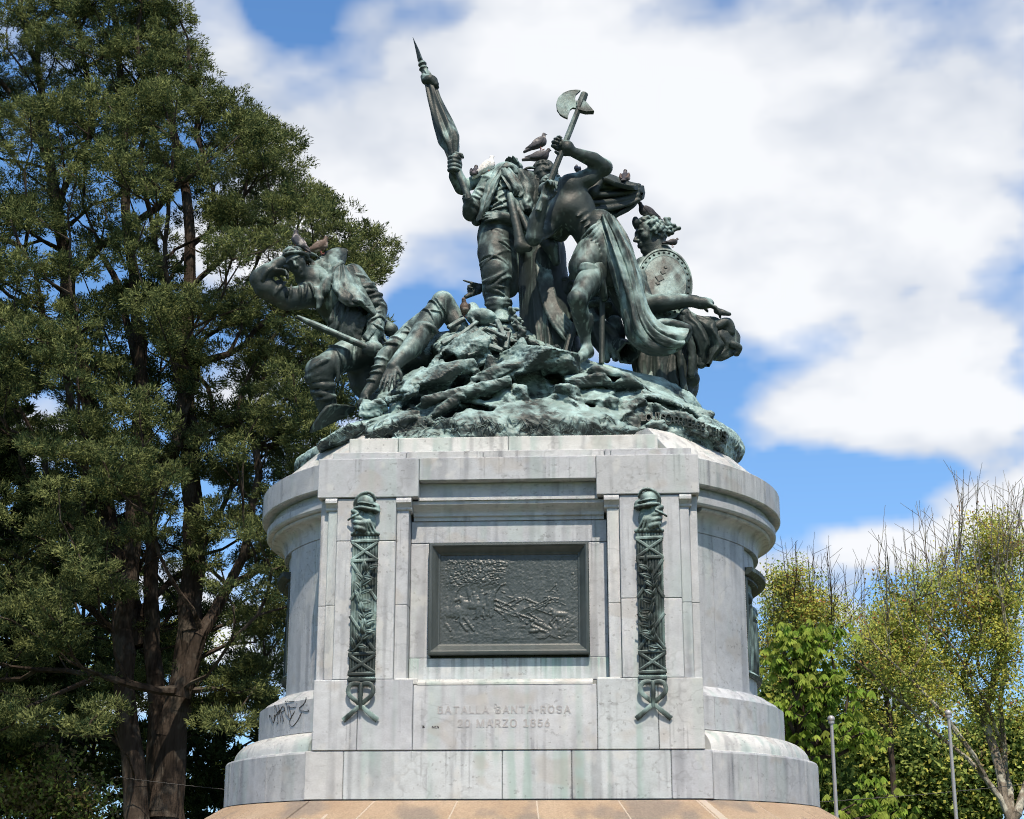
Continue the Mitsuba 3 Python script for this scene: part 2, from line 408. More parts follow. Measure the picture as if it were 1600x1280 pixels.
# drum wall: panels between the pilasters and the side reliefs
for s in (-1, 1):
    def A(*q):
        return sorted(s * t for t in q)
    wp = [(3.2, 3.96), (3.46, 3.96), (3.46, 5.98), (3.2, 5.98)]
    blocks_arc(wp, A(43, 50.5, 66), [1, 1], 'drum_panel')
    blocks_arc([(3.2, 3.96), (3.38, 3.96), (3.38, 4.22), (3.2, 4.22)], A(66, 114), [1], 'drum_panel')
    blocks_arc([(3.2, 5.70), (3.40, 5.70), (3.40, 5.98), (3.2, 5.98)], A(66, 114), [1], 'drum_panel')
    blocks_arc([(3.2, 3.96), (3.46, 3.96), (3.46, 5.98), (3.2, 5.98)], A(114, 137), [1], 'drum_panel')
    hood = [(3.2, 5.60), (3.50, 5.60), (3.56, 5.64), (3.56, 5.70), (3.2, 5.70)]
    k = add('relief_hood', L(arc(hood, *A(66.1, 113.9))), 'mat_bronze_dark', P, smooth=30)
    cove = [(3.2, 5.986), (3.47, 5.986)] + [(3.47 + 0.17 * (1 - math.cos(q * math.pi / 2)), 6.06 + 0.17 * math.sin(q * math.pi / 2)) for q in np.linspace(0, 1, 6)] + [(3.66, 6.250), (3.66, 6.275), (3.2, 6.275)]
    blocks_arc(cove, A(43.5, 62, 84, 106, 137), [1, 1, 1, 1], 'cornice_moulding')
    fas = [(3.2, 6.280), (3.72, 6.280), (3.74, 6.305), (3.74, 6.390), (3.70, 6.395), (3.66, 6.400), (3.66, 6.520), (3.2, 6.520)]
    blocks_arc(fas, A(41, 70, 98, 137), [1, 0, 1], 'cornice_fascia')
    sl = [(3.2, 6.525), (3.80, 6.525), (3.815, 6.540), (3.815, 6.875), (3.795, 6.890), (3.2, 6.890)]
    blocks_arc(sl, A(39.5, 66, 92, 118, 137), [0, 0, 1, 1], 'cornice_block')
    tp = [(2.6, 6.895), (3.72, 6.895), (3.70, 6.92), (3.20, 7.38), (2.6, 7.38)]
    blocks_arc(tp, A(35, 58, 80, 104, 137), [3, 3, 3, 3], 'coping_block')

# stone apron round the foot: sloping slabs with pale joints
SP = thing('stone_platform', 'low platform of sloping reddish brown stone slabs round the foot of the pedestal', 'platform')


def foot(t):
    """The foot line at the polar angle t about the drum's centre (degrees): the flat front or the round side."""
    a = math.radians(t)
    r = 4.19
    if abs(t) < 36.6:
        r = min(r, 3.42 / math.cos(a))
    return r


def apron(t0, t1, ra, rb, zt, drop, th, lift):
    ts = np.linspace(t0, t1, max(3, int(abs(t1 - t0) / 3) + 2))
    rings = []
    for t in ts:
        a = math.radians(t)
        q = []
        for dr_, dz in ((ra, zt + lift), (rb, zt + lift - drop), (rb, zt - drop - th), (ra, zt - th)):
            r = foot(t) + dr_
            q.append([r * math.sin(a), CY - r * math.cos(a), dz])
        rings.append(q)
    return loft(rings)


TS = [-160, -140, -122, -105, -90, -76, -62, -49, -35.2, -25.3, -10.0, 6.0, 21.5, 33.8, 46, 59, 73, 88, 104, 121, 140, 160]
for i in range(len(TS) - 1):
    add('slab', L(apron(TS[i] + 0.14, TS[i + 1] - 0.14, 0.0, 1.30, Z0 - 0.01, 0.75, 0.12, 0.0)), 'mat_apron', SP)
add('grout', L(apron(-160, 160, 0.0, 1.30, Z0 - 0.05, 0.75, 0.2, 0.037)), 'mat_grout', SP)
add('step', L(arc([(2, 0.9), (6.6, 0.9), (6.6, 1.60), (2, 1.60)], -160, 160, 60)), 'mat_apron', SP)
add('step', L(arc([(2, 0.0), (7.1, 0.0), (7.1, 0.895), (2, 0.895)], -160, 160, 60)), 'mat_apron', SP)

# ------------------------------------------------------------------ modelling in distance fields


class Field:
    """A grid of signed distances that capsules, ellipsoids and facetted stones are melted into; mesh() skins it."""

    def __init__(self, lo, hi, h):
        self.lo, self.h = np.asarray(lo, float), h
        self.n = np.ceil((np.asarray(hi, float) - self.lo) / h).astype(int) + 1
        self.d = np.full(self.n, 1.0, np.float32)

    def _apply(self, lo, hi, fn, k, cut=False):
        pad = 3 * self.h + k
        i0 = np.clip(np.floor((lo - pad - self.lo) / self.h).astype(int), 0, self.n)
        i1 = np.clip(np.ceil((hi + pad - self.lo) / self.h).astype(int) + 1, 0, self.n)
        if (i1 <= i0).any():
            return self
        ax = [(self.lo[a] + self.h * np.arange(i0[a], i1[a])).astype(np.float32) for a in range(3)]
        e = fn(ax[0][:, None, None], ax[1][None, :, None], ax[2][None, None, :])
        s = tuple(slice(a, b) for a, b in zip(i0, i1))
        d = self.d[s]
        if cut:
            q = np.maximum(k - np.abs(d + e), 0) / k
            self.d[s] = np.maximum(d, -e) + q * q * k * 0.25
        else:
            q = np.maximum(k - np.abs(d - e), 0) / k
            self.d[s] = np.minimum(d, e) - q * q * k * 0.25
        return self

    def cap(self, a, b, ra, rb=None, k=0.04, cut=False):
        a, b = np.asarray(a, float), np.asarray(b, float)
        rb = ra if rb is None else rb
        w = b - a
        ww = max(float(w @ w), 1e-9)

        def fn(x, y, z):
            x, y, z = x - np.float32(a[0]), y - np.float32(a[1]), z - np.float32(a[2])
            t = np.clip((x * np.float32(w[0]) + y * np.float32(w[1]) + z * np.float32(w[2])) / np.float32(ww), 0, 1)
            return np.sqrt((x - t * np.float32(w[0])) ** 2 + (y - t * np.float32(w[1])) ** 2 + (z - t * np.float32(w[2])) ** 2) - (np.float32(ra) + t * np.float32(rb - ra))
        r = max(ra, rb)
        return self._apply(np.minimum(a, b) - r, np.maximum(a, b) + r, fn, k, cut)

    def chain(self, pts, rs, k=0.04, cut=False, n=0):
        pts = np.asarray(pts, float)
        rs = np.broadcast_to(np.asarray(rs, float), (len(pts),)) * (0.92 if 0.05 <= k < 0.13 else 1.0)
        if n:
            s = np.r_[0, np.cumsum(np.linalg.norm(np.diff(pts, axis=0), axis=1))]
            u = np.linspace(0, s[-1], n)
            pts, rs = CubicSpline(s, pts)(u), np.interp(u, s, rs)
        A, W, R0, DR = pts[:-1].astype(np.float32), np.diff(pts, axis=0).astype(np.float32), rs[:-1].astype(np.float32), np.diff(rs).astype(np.float32)
        WW = np.maximum((W * W).sum(1), 1e-9)

        def fn(x, y, z):
            d = None
            for a, w, ww, r0, dr_ in zip(A, W, WW, R0, DR):
                X, Y, Z = x - a[0], y - a[1], z - a[2]
                t = np.clip((X * w[0] + Y * w[1] + Z * w[2]) / ww, 0, 1)
                e = np.sqrt((X - t * w[0]) ** 2 + (Y - t * w[1]) ** 2 + (Z - t * w[2]) ** 2) - (r0 + t * dr_)
                d = e if d is None else np.minimum(d, e)
            return d
        r = rs.max()
        return self._apply(pts.min(0) - r, pts.max(0) + r, fn, k, cut)

    def ell(self, c, r, axes=None, k=0.04, cut=False):
        c, r = np.asarray(c, float), np.broadcast_to(np.asarray(r, float), (3,)) * (0.93 if 0.05 <= k < 0.11 else 1.0)
        A = (np.eye(3) if axes is None else np.asarray(axes, float)).astype(np.float32)
        rf = r.astype(np.float32)

        def fn(x, y, z):
            x, y, z = x - np.float32(c[0]), y - np.float32(c[1]), z - np.float32(c[2])
            q = [(A[i, 0] * x + A[i, 1] * y + A[i, 2] * z) / rf[i] for i in range(3)]
            k0 = np.sqrt(q[0] ** 2 + q[1] ** 2 + q[2] ** 2) + np.float32(1e-6)
            k1 = np.sqrt((q[0] / rf[0]) ** 2 + (q[1] / rf[1]) ** 2 + (q[2] / rf[2]) ** 2) + np.float32(1e-6)
            return k0 * (k0 - 1) / k1
        return self._apply(c - r.max(), c + r.max(), fn, k, cut)

    def stone(self, c, size, axes, seed, k=0.03, cut=False, faces=14):
        """A convex facetted lump of half sizes 'size' along the rows of 'axes'."""
        g = np.random.default_rng(seed)
        nrm = g.normal(size=(faces, 3))
        nrm = np.vstack([nrm / np.linalg.norm(nrm, axis=1, keepdims=True), np.eye(3), -np.eye(3)])
        off = np.r_[g.uniform(0.72, 1.0, faces), [1.0] * 6]
        size, A, c = np.asarray(size, float), np.asarray(axes, float), np.asarray(c, float)
        N = (nrm / size) @ A
        ln = np.linalg.norm(N, axis=1)
        N, off = (N / ln[:, None]).astype(np.float32), (off / ln).astype(np.float32)

        def fn(x, y, z):
            x, y, z = x - np.float32(c[0]), y - np.float32(c[1]), z - np.float32(c[2])
            d = None
            for m, o in zip(N, off):
                e = m[0] * x + m[1] * y + m[2] * z - o
                d = e if d is None else np.maximum(d, e)
            return d
        r = np.linalg.norm(size)
        return self._apply(c - r, c + r, fn, k, cut)

    def mesh(self):
        d, h = np.pad(self.d, 1, constant_values=0.5 * self.h), self.h
        s = d < 0
        c = np.zeros(np.array(s.shape) - 1, np.int8)
        off = list(np.ndindex(2, 2, 2))
        for o in off:
            c += s[tuple(slice(a, a + m) for a, m in zip(o, c.shape))]
        cells = np.argwhere((c > 0) & (c < 8))
        ids = np.full(c.shape, -1, np.int32)
        ids[tuple(cells.T)] = np.arange(len(cells))
        val = np.stack([d[tuple((cells + o).T)] for o in off], 1)
        acc, cnt = np.zeros((len(cells), 3)), np.zeros(len(cells))
        for i, a in enumerate(off):
            for ax in range(3):
                if a[ax] == 0:
                    j = off.index(tuple(1 if q == ax else a[q] for q in range(3)))
                    va, vb = val[:, i], val[:, j]
                    m = (va < 0) != (vb < 0)
                    t = va[m] / (va[m] - vb[m])
                    p = np.broadcast_to(np.array(a, float), (int(m.sum()), 3)).copy()
                    p[:, ax] += t
                    acc[m] += p
                    cnt[m] += 1
        v = self.lo + h * (cells - 1 + acc / cnt[:, None])
        faces = []
        for ax in range(3):
            u, w = (ax + 1) % 3, (ax + 2) % 3
            sl0, sl1 = [slice(None)] * 3, [slice(None)] * 3
            sl0[ax], sl1[ax] = slice(0, -1), slice(1, None)
            e = np.argwhere(s[tuple(sl0)] != s[tuple(sl1)])
            e = e[(e[:, u] > 0) & (e[:, w] > 0) & (e[:, u] < c.shape[u]) & (e[:, w] < c.shape[w])]
            def cid(du, dw):
                q = e.copy()
                q[:, u] -= du
                q[:, w] -= dw
                return ids[tuple(q.T)]
            q = np.stack([cid(1, 1), cid(0, 1), cid(0, 0), cid(1, 0)], 1)
            flip = ~s[tuple(e.T)]
            q[flip] = q[flip][:, ::-1]
            faces += [q[:, [0, 1, 2]], q[:, [0, 2, 3]]]
        f = np.vstack(faces)
        return trimesh.Trimesh(v, f[(f >= 0).all(1)], process=False)


def rough(m, amp, f, seed=0, octaves=3, ridged=False, stretch=(1, 1, 1)):
    """Push the surface in and out along its normals by noise."""
    n = meshkit.fbm(m.vertices * np.asarray(stretch) * f + seed * 7.3, octaves, seed)
    n = (1 - 2 * np.abs(n - 0.5)) - 0.7 if ridged else n - 0.5
    _, _, nn = meshkit.arrays(m, True)
    m.vertices = m.vertices + nn * (amp * n)[:, None]
    return m


def unit(v):
    v = np.asarray(v, float)
    return v / (np.linalg.norm(v) + 1e-12)


def frame(fwd, up):
    f = unit(fwd)
    r = unit(np.cross(f, up))
    return f, r, np.cross(r, f)


def head(F_, c, fwd, up, H, ears=True, hair=None, seed=0, beard=False):
    f, r, u = frame(fwd, up)
    A = np.stack([r, f, u])
    def q(x, y, z):
        return c + H * (x * r + y * f + z * u)
    F_.ell(q(0, -0.06, 0.13), H * np.array([0.33, 0.41, 0.36]), A, 0.03)
    F_.ell(q(0, 0.10, -0.16), H * np.array([0.245, 0.27, 0.31]), A, 0.05)
    F_.ell(q(0, 0.255, -0.41), H * 0.085, None, 0.05)
    for s in (-1, 1):
        F_.ell(q(s * 0.17, 0.20, -0.06), H * 0.115, None, 0.05)
        F_.cap(q(s * 0.05, 0.345, 0.125), q(s * 0.22, 0.29, 0.115), H * 0.042, H * 0.035, 0.025)
        F_.ell(q(s * 0.135, 0.40, 0.035), H * np.array([0.085, 0.075, 0.06]), A, 0.02, cut=True)
        F_.ell(q(s * 0.13, 0.285, 0.035), H * np.array([0.075, 0.06, 0.045]), A, 0.01)
        if ears:
            F_.ell(q(s * 0.335, -0.06, 0.02), H * np.array([0.035, 0.075, 0.12]), A, 0.015)
    F_.cap(q(0, 0.345, 0.07), q(0, 0.455, -0.105), H * 0.035, H * 0.052, 0.02)
    F_.cap(q(-0.045, 0.39, -0.125), q(0.045, 0.39, -0.125), H * 0.038, H * 0.038, 0.02)
    F_.cap(q(-0.09, 0.335, -0.225), q(0.09, 0.335, -0.225), H * 0.034, H * 0.034, 0.015)
    F_.cap(q(-0.075, 0.335, -0.285), q(0.075, 0.335, -0.285), H * 0.036, H * 0.036, 0.015)
    F_.cap(q(-0.10, 0.385, -0.255), q(0.10, 0.385, -0.255), H * 0.010, H * 0.010, 0.008, cut=True)
    if beard:
        g = np.random.default_rng(seed + 50)
        for _ in range(26):
            x, z = g.uniform(-0.24, 0.24), g.uniform(-0.5, -0.2)
            y = 0.26 - 0.5 * abs(x) + g.uniform(-0.03, 0.05)
            F_.cap(q(x, y, z), q(x * 0.8, y + 0.05, z - 0.14), H * 0.05, H * 0.02, 0.015)
    if hair:
        g = np.random.default_rng(seed)
        for _ in range(hair):
            th, ph = g.uniform(0, 2 * np.pi), g.uniform(0.0, 1.75)
            d = np.array([math.sin(ph) * math.sin(th), math.sin(ph) * math.cos(th), math.cos(ph)])
            if d[1] > 0.45 and d[2] < 0.62 or (abs(d[0]) < 0.75 and d[1] > 0.2 and d[2] < 0.35):
                continue
            p = np.array([0, -0.06, 0.13]) + d * np.array([0.33, 0.41, 0.36])
            t = np.cross(d, g.normal(size=3))
            t = t / np.linalg.norm(t) * 0.11 + np.array([0, -0.05, -0.03])
            F_.chain([q(*(p - t)), q(*(p + 0.035 * d)), q(*(p + t))], H * np.array([0.03, 0.05, 0.025]), 0.012)
    return q


def hand(F_, w, d, n, size, curl=(0.5, 0.7, 0.5), thumb=1, spread=0.08, splay=None, tcurl=0.3):
    """Palm, four jointed fingers and a thumb: w the wrist, d towards the knuckles, n the side the fingers close to."""
    d = unit(d)
    n = unit(np.asarray(n, float) - d * np.dot(n, d))
    s = np.cross(d, n)
    Ls = size
    for i in range(4):
        x = (i - 1.5) * 0.105 * Ls
        kn = w + d * (0.46 - 0.02 * abs(i - 1.2)) * Ls + s * x * 1.02
        F_.cap(w + s * x * 0.6, kn, 0.070 * Ls, 0.062 * Ls, 0.02)
        a = 0.0
        p = kn
        dd = unit(d + s * (i - 1.5) * spread)
        cc = curl if splay is None else splay[i]
        ln = np.array([0.24, 0.16, 0.12]) * Ls * (0.88, 1.0, 0.97, 0.76)[i]
        for j in range(3):
            a += cc[j]
            e = p + (dd * math.cos(a) + n * math.sin(a)) * ln[j]
            F_.cap(p, e, (0.056 - 0.006 * j) * Ls, (0.052 - 0.008 * j) * Ls, 0.006)
            p = e
    b = w + d * 0.12 * Ls + s * thumb * 0.16 * Ls
    t1 = b + unit(d * 0.75 + s * thumb * 0.65 + n * tcurl) * 0.22 * Ls
    t2 = t1 + unit(d * 0.9 + s * thumb * 0.1 + n * (tcurl + 0.25)) * 0.17 * Ls
    F_.chain([b, t1, t2], np.array([0.085, 0.058, 0.045]) * Ls, 0.015)


def foot_(F_, ankle, toe, r, up=(0, 0, 1)):
    """A foot from the ankle to the toes."""
    d = unit(np.asarray(toe) - ankle)
    s = np.cross(d, up)
    heel = ankle - d * r * 0.9 - np.asarray(up) * r * 0.9
    ball = toe - d * r * 1.2
    F_.chain([ankle, heel], [r * 0.95, r * 0.8], 0.06)
    F_.chain([ankle, ball], [r, r * 0.72], 0.06)
    F_.chain([heel, ball], [r * 0.8, r * 0.7], 0.06)
    for i in range(5):
        x = (i - 2) * r * 0.42
        F_.cap(ball + s * x, toe + s * x - d * r * (0.1 + 0.12 * i), r * 0.32, r * 0.24, 0.02)


def wrinkles(F_, a, b, ra, rb, n, amp, seed, facing=(0, -1, 0.2), tilt=0.7, span=1.4, k=0.022):
    """Cloth folds lying across a limb: ridges round part of its girth on the side that faces out."""
    g = np.random.default_rng(seed)
    w = unit(np.asarray(b) - a)
    u = unit(np.asarray(facing, float) - w * np.dot(facing, w))
    v = np.cross(w, u)
    for i in range(n):
        t = (i + g.uniform(0.15, 0.85)) / n
        c, r = a + (b - a) * t, ra + (rb - ra) * t
        tl, a0, sp = g.uniform(-tilt, tilt) * r, g.uniform(-0.7, 0.7), span * g.uniform(0.6, 1.0)
        pts = [c + r * 1.0 * (math.cos(q) * u + math.sin(q) * v) + w * tl * math.sin(q * 1.3 + a0) for q in np.linspace(a0 - sp, a0 + sp, 7)]
        F_.chain(pts, amp * np.array([0.2, 0.6, 0.9, 1.0, 0.9, 0.6, 0.2]), k)
        if i % 2:
            F_.chain([p + w * amp * 1.7 for p in pts[1:-1]], amp * np.array([0.3, 0.7, 0.9, 0.7, 0.3]), k * 0.6, cut=True)


def cloth(rows, thick=0.03, folds=0.03, freq=7, seed=0, nu=90, nv=60, env=None, sharp=1.0, fine=0.008, hem=0.0):
    """A sheet through a net of points (rows from top to bottom), laid in folds that run down it, with real thickness."""
    R_ = np.asarray(rows, float)
    a, b = R_.shape[:2]
    tv, tu = np.linspace(0, a - 1, nv), np.linspace(0, b - 1, nu)
    S_ = CubicSpline(np.arange(a), R_)(tv) if a > 2 else R_[0] + (R_[1] - R_[0]) * tv[:, None, None]
    S_ = CubicSpline(np.arange(b), S_.transpose(1, 0, 2))(tu).transpose(1, 0, 2) if b > 2 else S_[:, :1] + (S_[:, 1:] - S_[:, :1]) * tu[None, :, None]
    du, dv = np.gradient(S_, axis=1), np.gradient(S_, axis=0)
    N = np.cross(du, dv)
    N /= np.linalg.norm(N, axis=2, keepdims=True) + 1e-9
    u, v = np.meshgrid(np.linspace(0, 1, nu), np.linspace(0, 1, nv))
    q = np.stack([u * freq * 0.5, v * 1.6, u * 0 + seed], -1)
    ph = u * freq * 2 * np.pi + 5.5 * (meshkit.fbm(q, 3, seed) - 0.5) * 2
    wav = (1 - 2 * np.abs(np.sin(ph / 2)) ** (0.75 * sharp)) * 0.75 + 0.25 * np.sin(ph * 1.7 + 2)
    e = (0.45 + 0.55 * v) if env is None else env(u, v)
    e = e * (0.5 + meshkit.fbm(q * 1.3 + 9, 2, seed + 3))
    disp = folds * wav * e + fine * (meshkit.fbm(np.stack([u * freq * 3, v * 9, u * 0], -1) + seed, 3, seed + 5) - 0.5) * 2
    if hem:
        S_ = S_ + dv * (hem * nv * 0.02 * np.sin(ph * 0.5 + 1) * (v > 0.9))[..., None]
    top = S_ + N * (disp + thick / 2)[..., None]
    bot = S_ + N * (disp - thick / 2)[..., None]
    ring = np.concatenate([top, bot[:, ::-1]], 1)
    return loft(ring)


def cloth_strip(pts, widths, side, thick=0.03, **kw):
    """A band of cloth along a line of points, 'side' giving its cross direction."""
    pts, side = np.asarray(pts, float), unit(side)
    return cloth([[p - side * w / 2, p, p + side * w / 2] for p, w in zip(pts, widths)], thick, **kw)


PX = 1 / 104.0                                   # metres of one photograph pixel at the statue's distance

# ------------------------------------------------------------------ the bronze group
SC = thing('bronze_sculpture', 'dark green patinated bronze group of fighting figures on a rocky mound atop the pedestal', 'sculpture')
J = at


def part(base, field_or_mesh, mat='bronze', label=None, parent=None, amp=0.006, f=9.0, seed=1, smooth=True):
    m = field_or_mesh.mesh() if isinstance(field_or_mesh, Field) else field_or_mesh
    if amp:
        m = rough(m, amp, f, seed)
    return add(base, m, 'mat_' + mat, parent or SC, label=label, smooth=smooth), m


# --- rocky mound
M = Field((-3.45, 0.25, 7.13), (3.75, 6.2, 10.1), 0.026)
M.ell((0.14, 3.4, 7.46), (3.14, 2.86, 0.60), None, 0.2)
M.ell((0.05, 2.35, 7.22), (1.95, 1.85, 0.55), None, 0.2)
M.chain([(-2.7, 2.2, 7.42), (-3.05, 2.9, 7.42), (-3.12, 3.5, 7.42)], [0.16, 0.17, 0.15], 0.1)
M.ell((0.25, 3.1, 7.5), (2.75, 2.25, 1.0), None, 0.3)
M.ell((0.15, 3.0, 8.1), (1.75, 1.55, 1.05), None, 0.3)
M.ell((-0.25, 3.2, 8.7), (1.15, 1.15, 0.98), None, 0.25)
M.ell((1.25, 3.0, 8.2), (1.6, 1.35, 0.60), None, 0.3)


def ledge(px, py, y, wpx, hpx, dep, tilt, seed, lean=0.25, k=0.03, cut=False):
    t = math.radians(-tilt)
    r = np.array([math.cos(t), 0.0, math.sin(t)])
    u0 = np.array([-math.sin(t), 0, math.cos(t)])
    f = np.array([0, math.cos(lean), math.sin(lean)])
    f = unit(f - r * np.dot(f, r))
    u = np.cross(r, f)
    M.stone(J(px, py, y) + np.array([0, dep * 0.55, 0]), (wpx * PX / 2, dep, hpx * PX / 2), np.stack([r, f, u]), seed, k, cut)


# (pixel, depth of the front, width, height, depth, tilt down to the right)
for i, a in enumerate(((682, 588, 1.30, 120, 46, 0.75, -28), (648, 612, 1.25, 74, 44, 0.6, -38), (640, 634, 1.05, 70, 36, 0.5, -20), (776, 572, 1.22, 170, 25, 0.6, -24), (800, 588, 1.25, 100, 40, 0.6, -20),
                       (728, 613, 1.02, 130, 25, 0.6, -13), (690, 632, 0.95, 90, 26, 0.5, -32), (745, 636, 0.92, 110, 22, 0.5, 16), (725, 655, 0.78, 80, 20, 0.4, -28), (770, 648, 0.82, 70, 20, 0.4, 24),
                       (728, 545, 1.62, 90, 60, 0.7, -30), (765, 522, 1.9, 100, 60, 0.7, -20), (700, 535, 1.8, 60, 46, 0.6, -45), (842, 560, 1.30, 118, 54, 0.8, 10), (812, 540, 1.7, 60, 40, 0.6, -30),
                       (880, 572, 1.38, 70, 36, 0.7, 30), (925, 583, 1.30, 120, 30, 0.7, 2), (872, 603, 1.12, 60, 36, 0.6, -30), (893, 616, 1.05, 70, 40, 0.6, 25), (930, 606, 1.15, 100, 34, 0.6, 12),
                       (965, 592, 1.35, 110, 40, 0.8, 12), (1005, 612, 1.25, 130, 44, 0.8, 14), (985, 632, 1.08, 70, 56, 0.6, -20), (1055, 632, 1.30, 120, 36, 0.8, 24), (1040, 655, 1.02, 150, 46, 0.6, 14),
                       (1100, 668, 1.5, 130, 50, 0.9, 30), (820, 625, 0.95, 70, 60, 0.6, 70), (780, 625, 0.98, 50, 40, 0.5, -60), (850, 650, 0.80, 120, 26, 0.4, 4), (915, 652, 0.82, 130, 30, 0.4, 8),
                       (560, 668, 1.15, 130, 34, 0.6, -22), (620, 652, 0.95, 90, 30, 0.5, -8), (670, 664, 0.75, 110, 22, 0.4, 2), (600, 600, 2.1, 70, 50, 0.7, -30), (620, 570, 2.5, 80, 60, 0.7, -35), (660, 545, 2.3, 90, 70, 0.8, -40))):
    ledge(*a, seed=100 + i, k=0.03, lean=0.15 + 0.45 * ((i * 7) % 5) / 4)
gc = np.random.default_rng(404)
for i in range(95):
    px = gc.uniform(560, 1090)
    top = np.interp(px, [560, 640, 700, 745, 800, 860, 900, 960, 1040, 1090], [640, 585, 525, 500, 520, 545, 565, 575, 612, 636])
    py = gc.uniform(top + 6, 664)
    y = np.interp(py, [500, 540, 580, 620, 650, 680], [1.95, 1.62, 1.30, 1.02, 0.85, 0.66]) + (1.1 * max(0, abs(px - 810) - 120) / 240) ** 2 * 0.8 + gc.uniform(-0.04, 0.10)
    sz = gc.uniform(14, 38)
    ledge(px, py, y, sz * gc.uniform(1, 2.2), sz * gc.uniform(0.4, 0.9), gc.uniform(0.12, 0.3), (-32 if px < 820 else 18) + gc.normal(0, 22), 500 + i, gc.uniform(-0.1, 0.8), 0.02, cut=bool(i % 4 == 0))
# hollows under the ledges
for i, (px, py, y, w, h, t) in enumerate(((672, 606, 0.95, 66, 26, -20), (705, 640, 0.72, 60, 14, -30), (752, 632, 0.75, 60, 14, 20), (765, 600, 1.0, 90, 12, -22), (835, 604, 1.0, 74, 52, 80), (868, 584, 1.15, 34, 22, 20), (1000, 645, 0.85, 60, 26, -40), (1045, 628, 0.95, 60, 10, 22), (958, 588, 1.1, 30, 10, 5), (720, 590, 1.15, 40, 16, -30), (640, 622, 0.9, 40, 14, -30))):
    ledge(px, py, y, w * 1.1, h * 1.15, 0.42, t, 300 + i, 0.2, 0.02, True)
# the cracks
for pts in (((782, 560), (790, 600), (799, 640), (806, 680)), ((957, 610), (955, 640), (962, 672)), ((706, 540), (722, 575), (760, 600), (772, 640))):
    pp = []
    for px, py in pts:
        pp.append(J(px, py, 0.62 + (682 - py) * 0.0078))
M.chain([J(985, 664, 1.20), J(1010, 664, 1.34), J(1045, 666, 1.66), J(1088, 676, 2.12), J(1130, 694, 2.75), J(1142, 702, 3.1)], [0.2, 0.25, 0.27, 0.27, 0.25, 0.2], 0.135, n=22)   # the smooth roll that carries the name
mound = M.mesh()
mound = rough(mound, 0.05, 4.2, 3, 4)
mound = rough(mound, 0.045, 8, 8, 5, ridged=True, stretch=(1, 1, 1.4))
ROCK = SC + '__rock_mound'
add('rock_mound', mound, 'mat_bronze_rock', SC, label='rugged rocky bronze mound under the figures', smooth=50)

# grass blades modelled along the rim of the mound
gr = np.random.default_rng(21)
caster = trimesh.ray.ray_triangle.RayMeshIntersector(mound)


def on_rock(px, py):
    """Point and normal of the mound where the photograph shows this pixel (None off the mound)."""
    d = unit(J(px, py, 1.0) - CAM)
    loc, _, tri = caster.intersects_location([CAM], [d], multiple_hits=False)
    if not len(loc):
        return None, None
    return loc[0], mound.face_normals[tri[0]]


blades = []
for i in range(300):
    px = gr.uniform(478, 1150)
    base = 684 + 0.00030 * (px - 800) ** 2 * (0.55 if px > 800 else 0.5)
    py = base - gr.uniform(4, 34) * (1.0 if px < 720 or px > 930 else 0.8)
    p, n = on_rock(px, py)
    if p is None or n[1] > 0.2 or (985 < px < 1142 and py < base - 9):
        continue
    d = unit(np.array([gr.normal(0, 0.7), -0.1, gr.choice([-1, 1]) * gr.uniform(0.3, 1)]))
    d = unit(d - n * np.dot(d, n))
    l = gr.uniform(0.10, 0.24)
    p0 = p + n * 0.004
    blades.append(tube([p0 - d * l / 2, p0 + n * 0.022, p0 + d * l / 2 - n * 0.01], [0.007, 0.009, 0.002], 4))
blade_key = add('grass_relief', cat_meshes(blades), 'mat_bronze_rock', ROCK, kind='stuff', smooth=True)
# the sculptor's name, cut into the mound as raised dark letters
sig, spots = [], []
for wi, (word, x0, x1, y0, y1) in enumerate((('LOUIS', 1006, 1036, 654, 656), ('CARRIER', 1044, 1084, 655, 663), ('BELLEUSE', 1092, 1131, 665, 684))):
    for i, ch in enumerate(word):
        t = i / (len(word) - 1)
        px, py = x0 + (x1 - x0) * t, y0 + (y1 - y0) * t
        ps = [on_rock(px + dx, py + dy) for dx in (-7, -3, 0, 3, 7) for dy in (-7, -3, 0, 3, 7)]
        ps = [q for q in ps if q[0] is not None]
        spots.append((ch, i == 0 and wi < 2, px, np.median([q[0] for q in ps], 0), unit(np.sum([q[1] for q in ps], 0))))
xs_ = np.array([q[2] for q in spots])
fit = lambda v: np.polyval(np.polyfit(xs_ - 1070, v, 3), xs_ - 1070)      # the line of writing runs smoothly over the bumps
pp_ = np.stack([fit(np.array([q[3][k] for q in spots])) for k in range(3)], 1)
nn_ = np.stack([fit(np.array([q[4][k] for q in spots])) for k in range(3)], 1)
for (ch, big, px, p0, n0), p, n in zip(spots, pp_, nn_):
    n = unit(n)
    p = p + n * (max(0.0, float((p0 - p) @ n)) + 0.02)
    r = unit(np.cross([0, 0, 1.0], n))
    u = np.cross(n, r)
    hgt = (16 if big else 12.5) * PX
    m = meshkit.text_mesh(ch, hgt, 0.12)
    v = m.vertices - np.array([m.bounds[:, 0].mean(), hgt / 2, 0.10])
    m.vertices = p + v[:, :1] * r * 0.72 + v[:, 1:2] * u + v[:, 2:] * n
    sig.append(m)
if sig:
    add('inscription', cat_meshes(sig), 'mat_bronze_dark', ROCK, label='letters LOUIS CARRIER BELLEUSE along the right slope', kind='stuff')


def field(pts, pad=0.45, h=0.0165):
    p = np.asarray(pts)
    return Field(p.min(0) - pad, p.max(0) + pad, h)


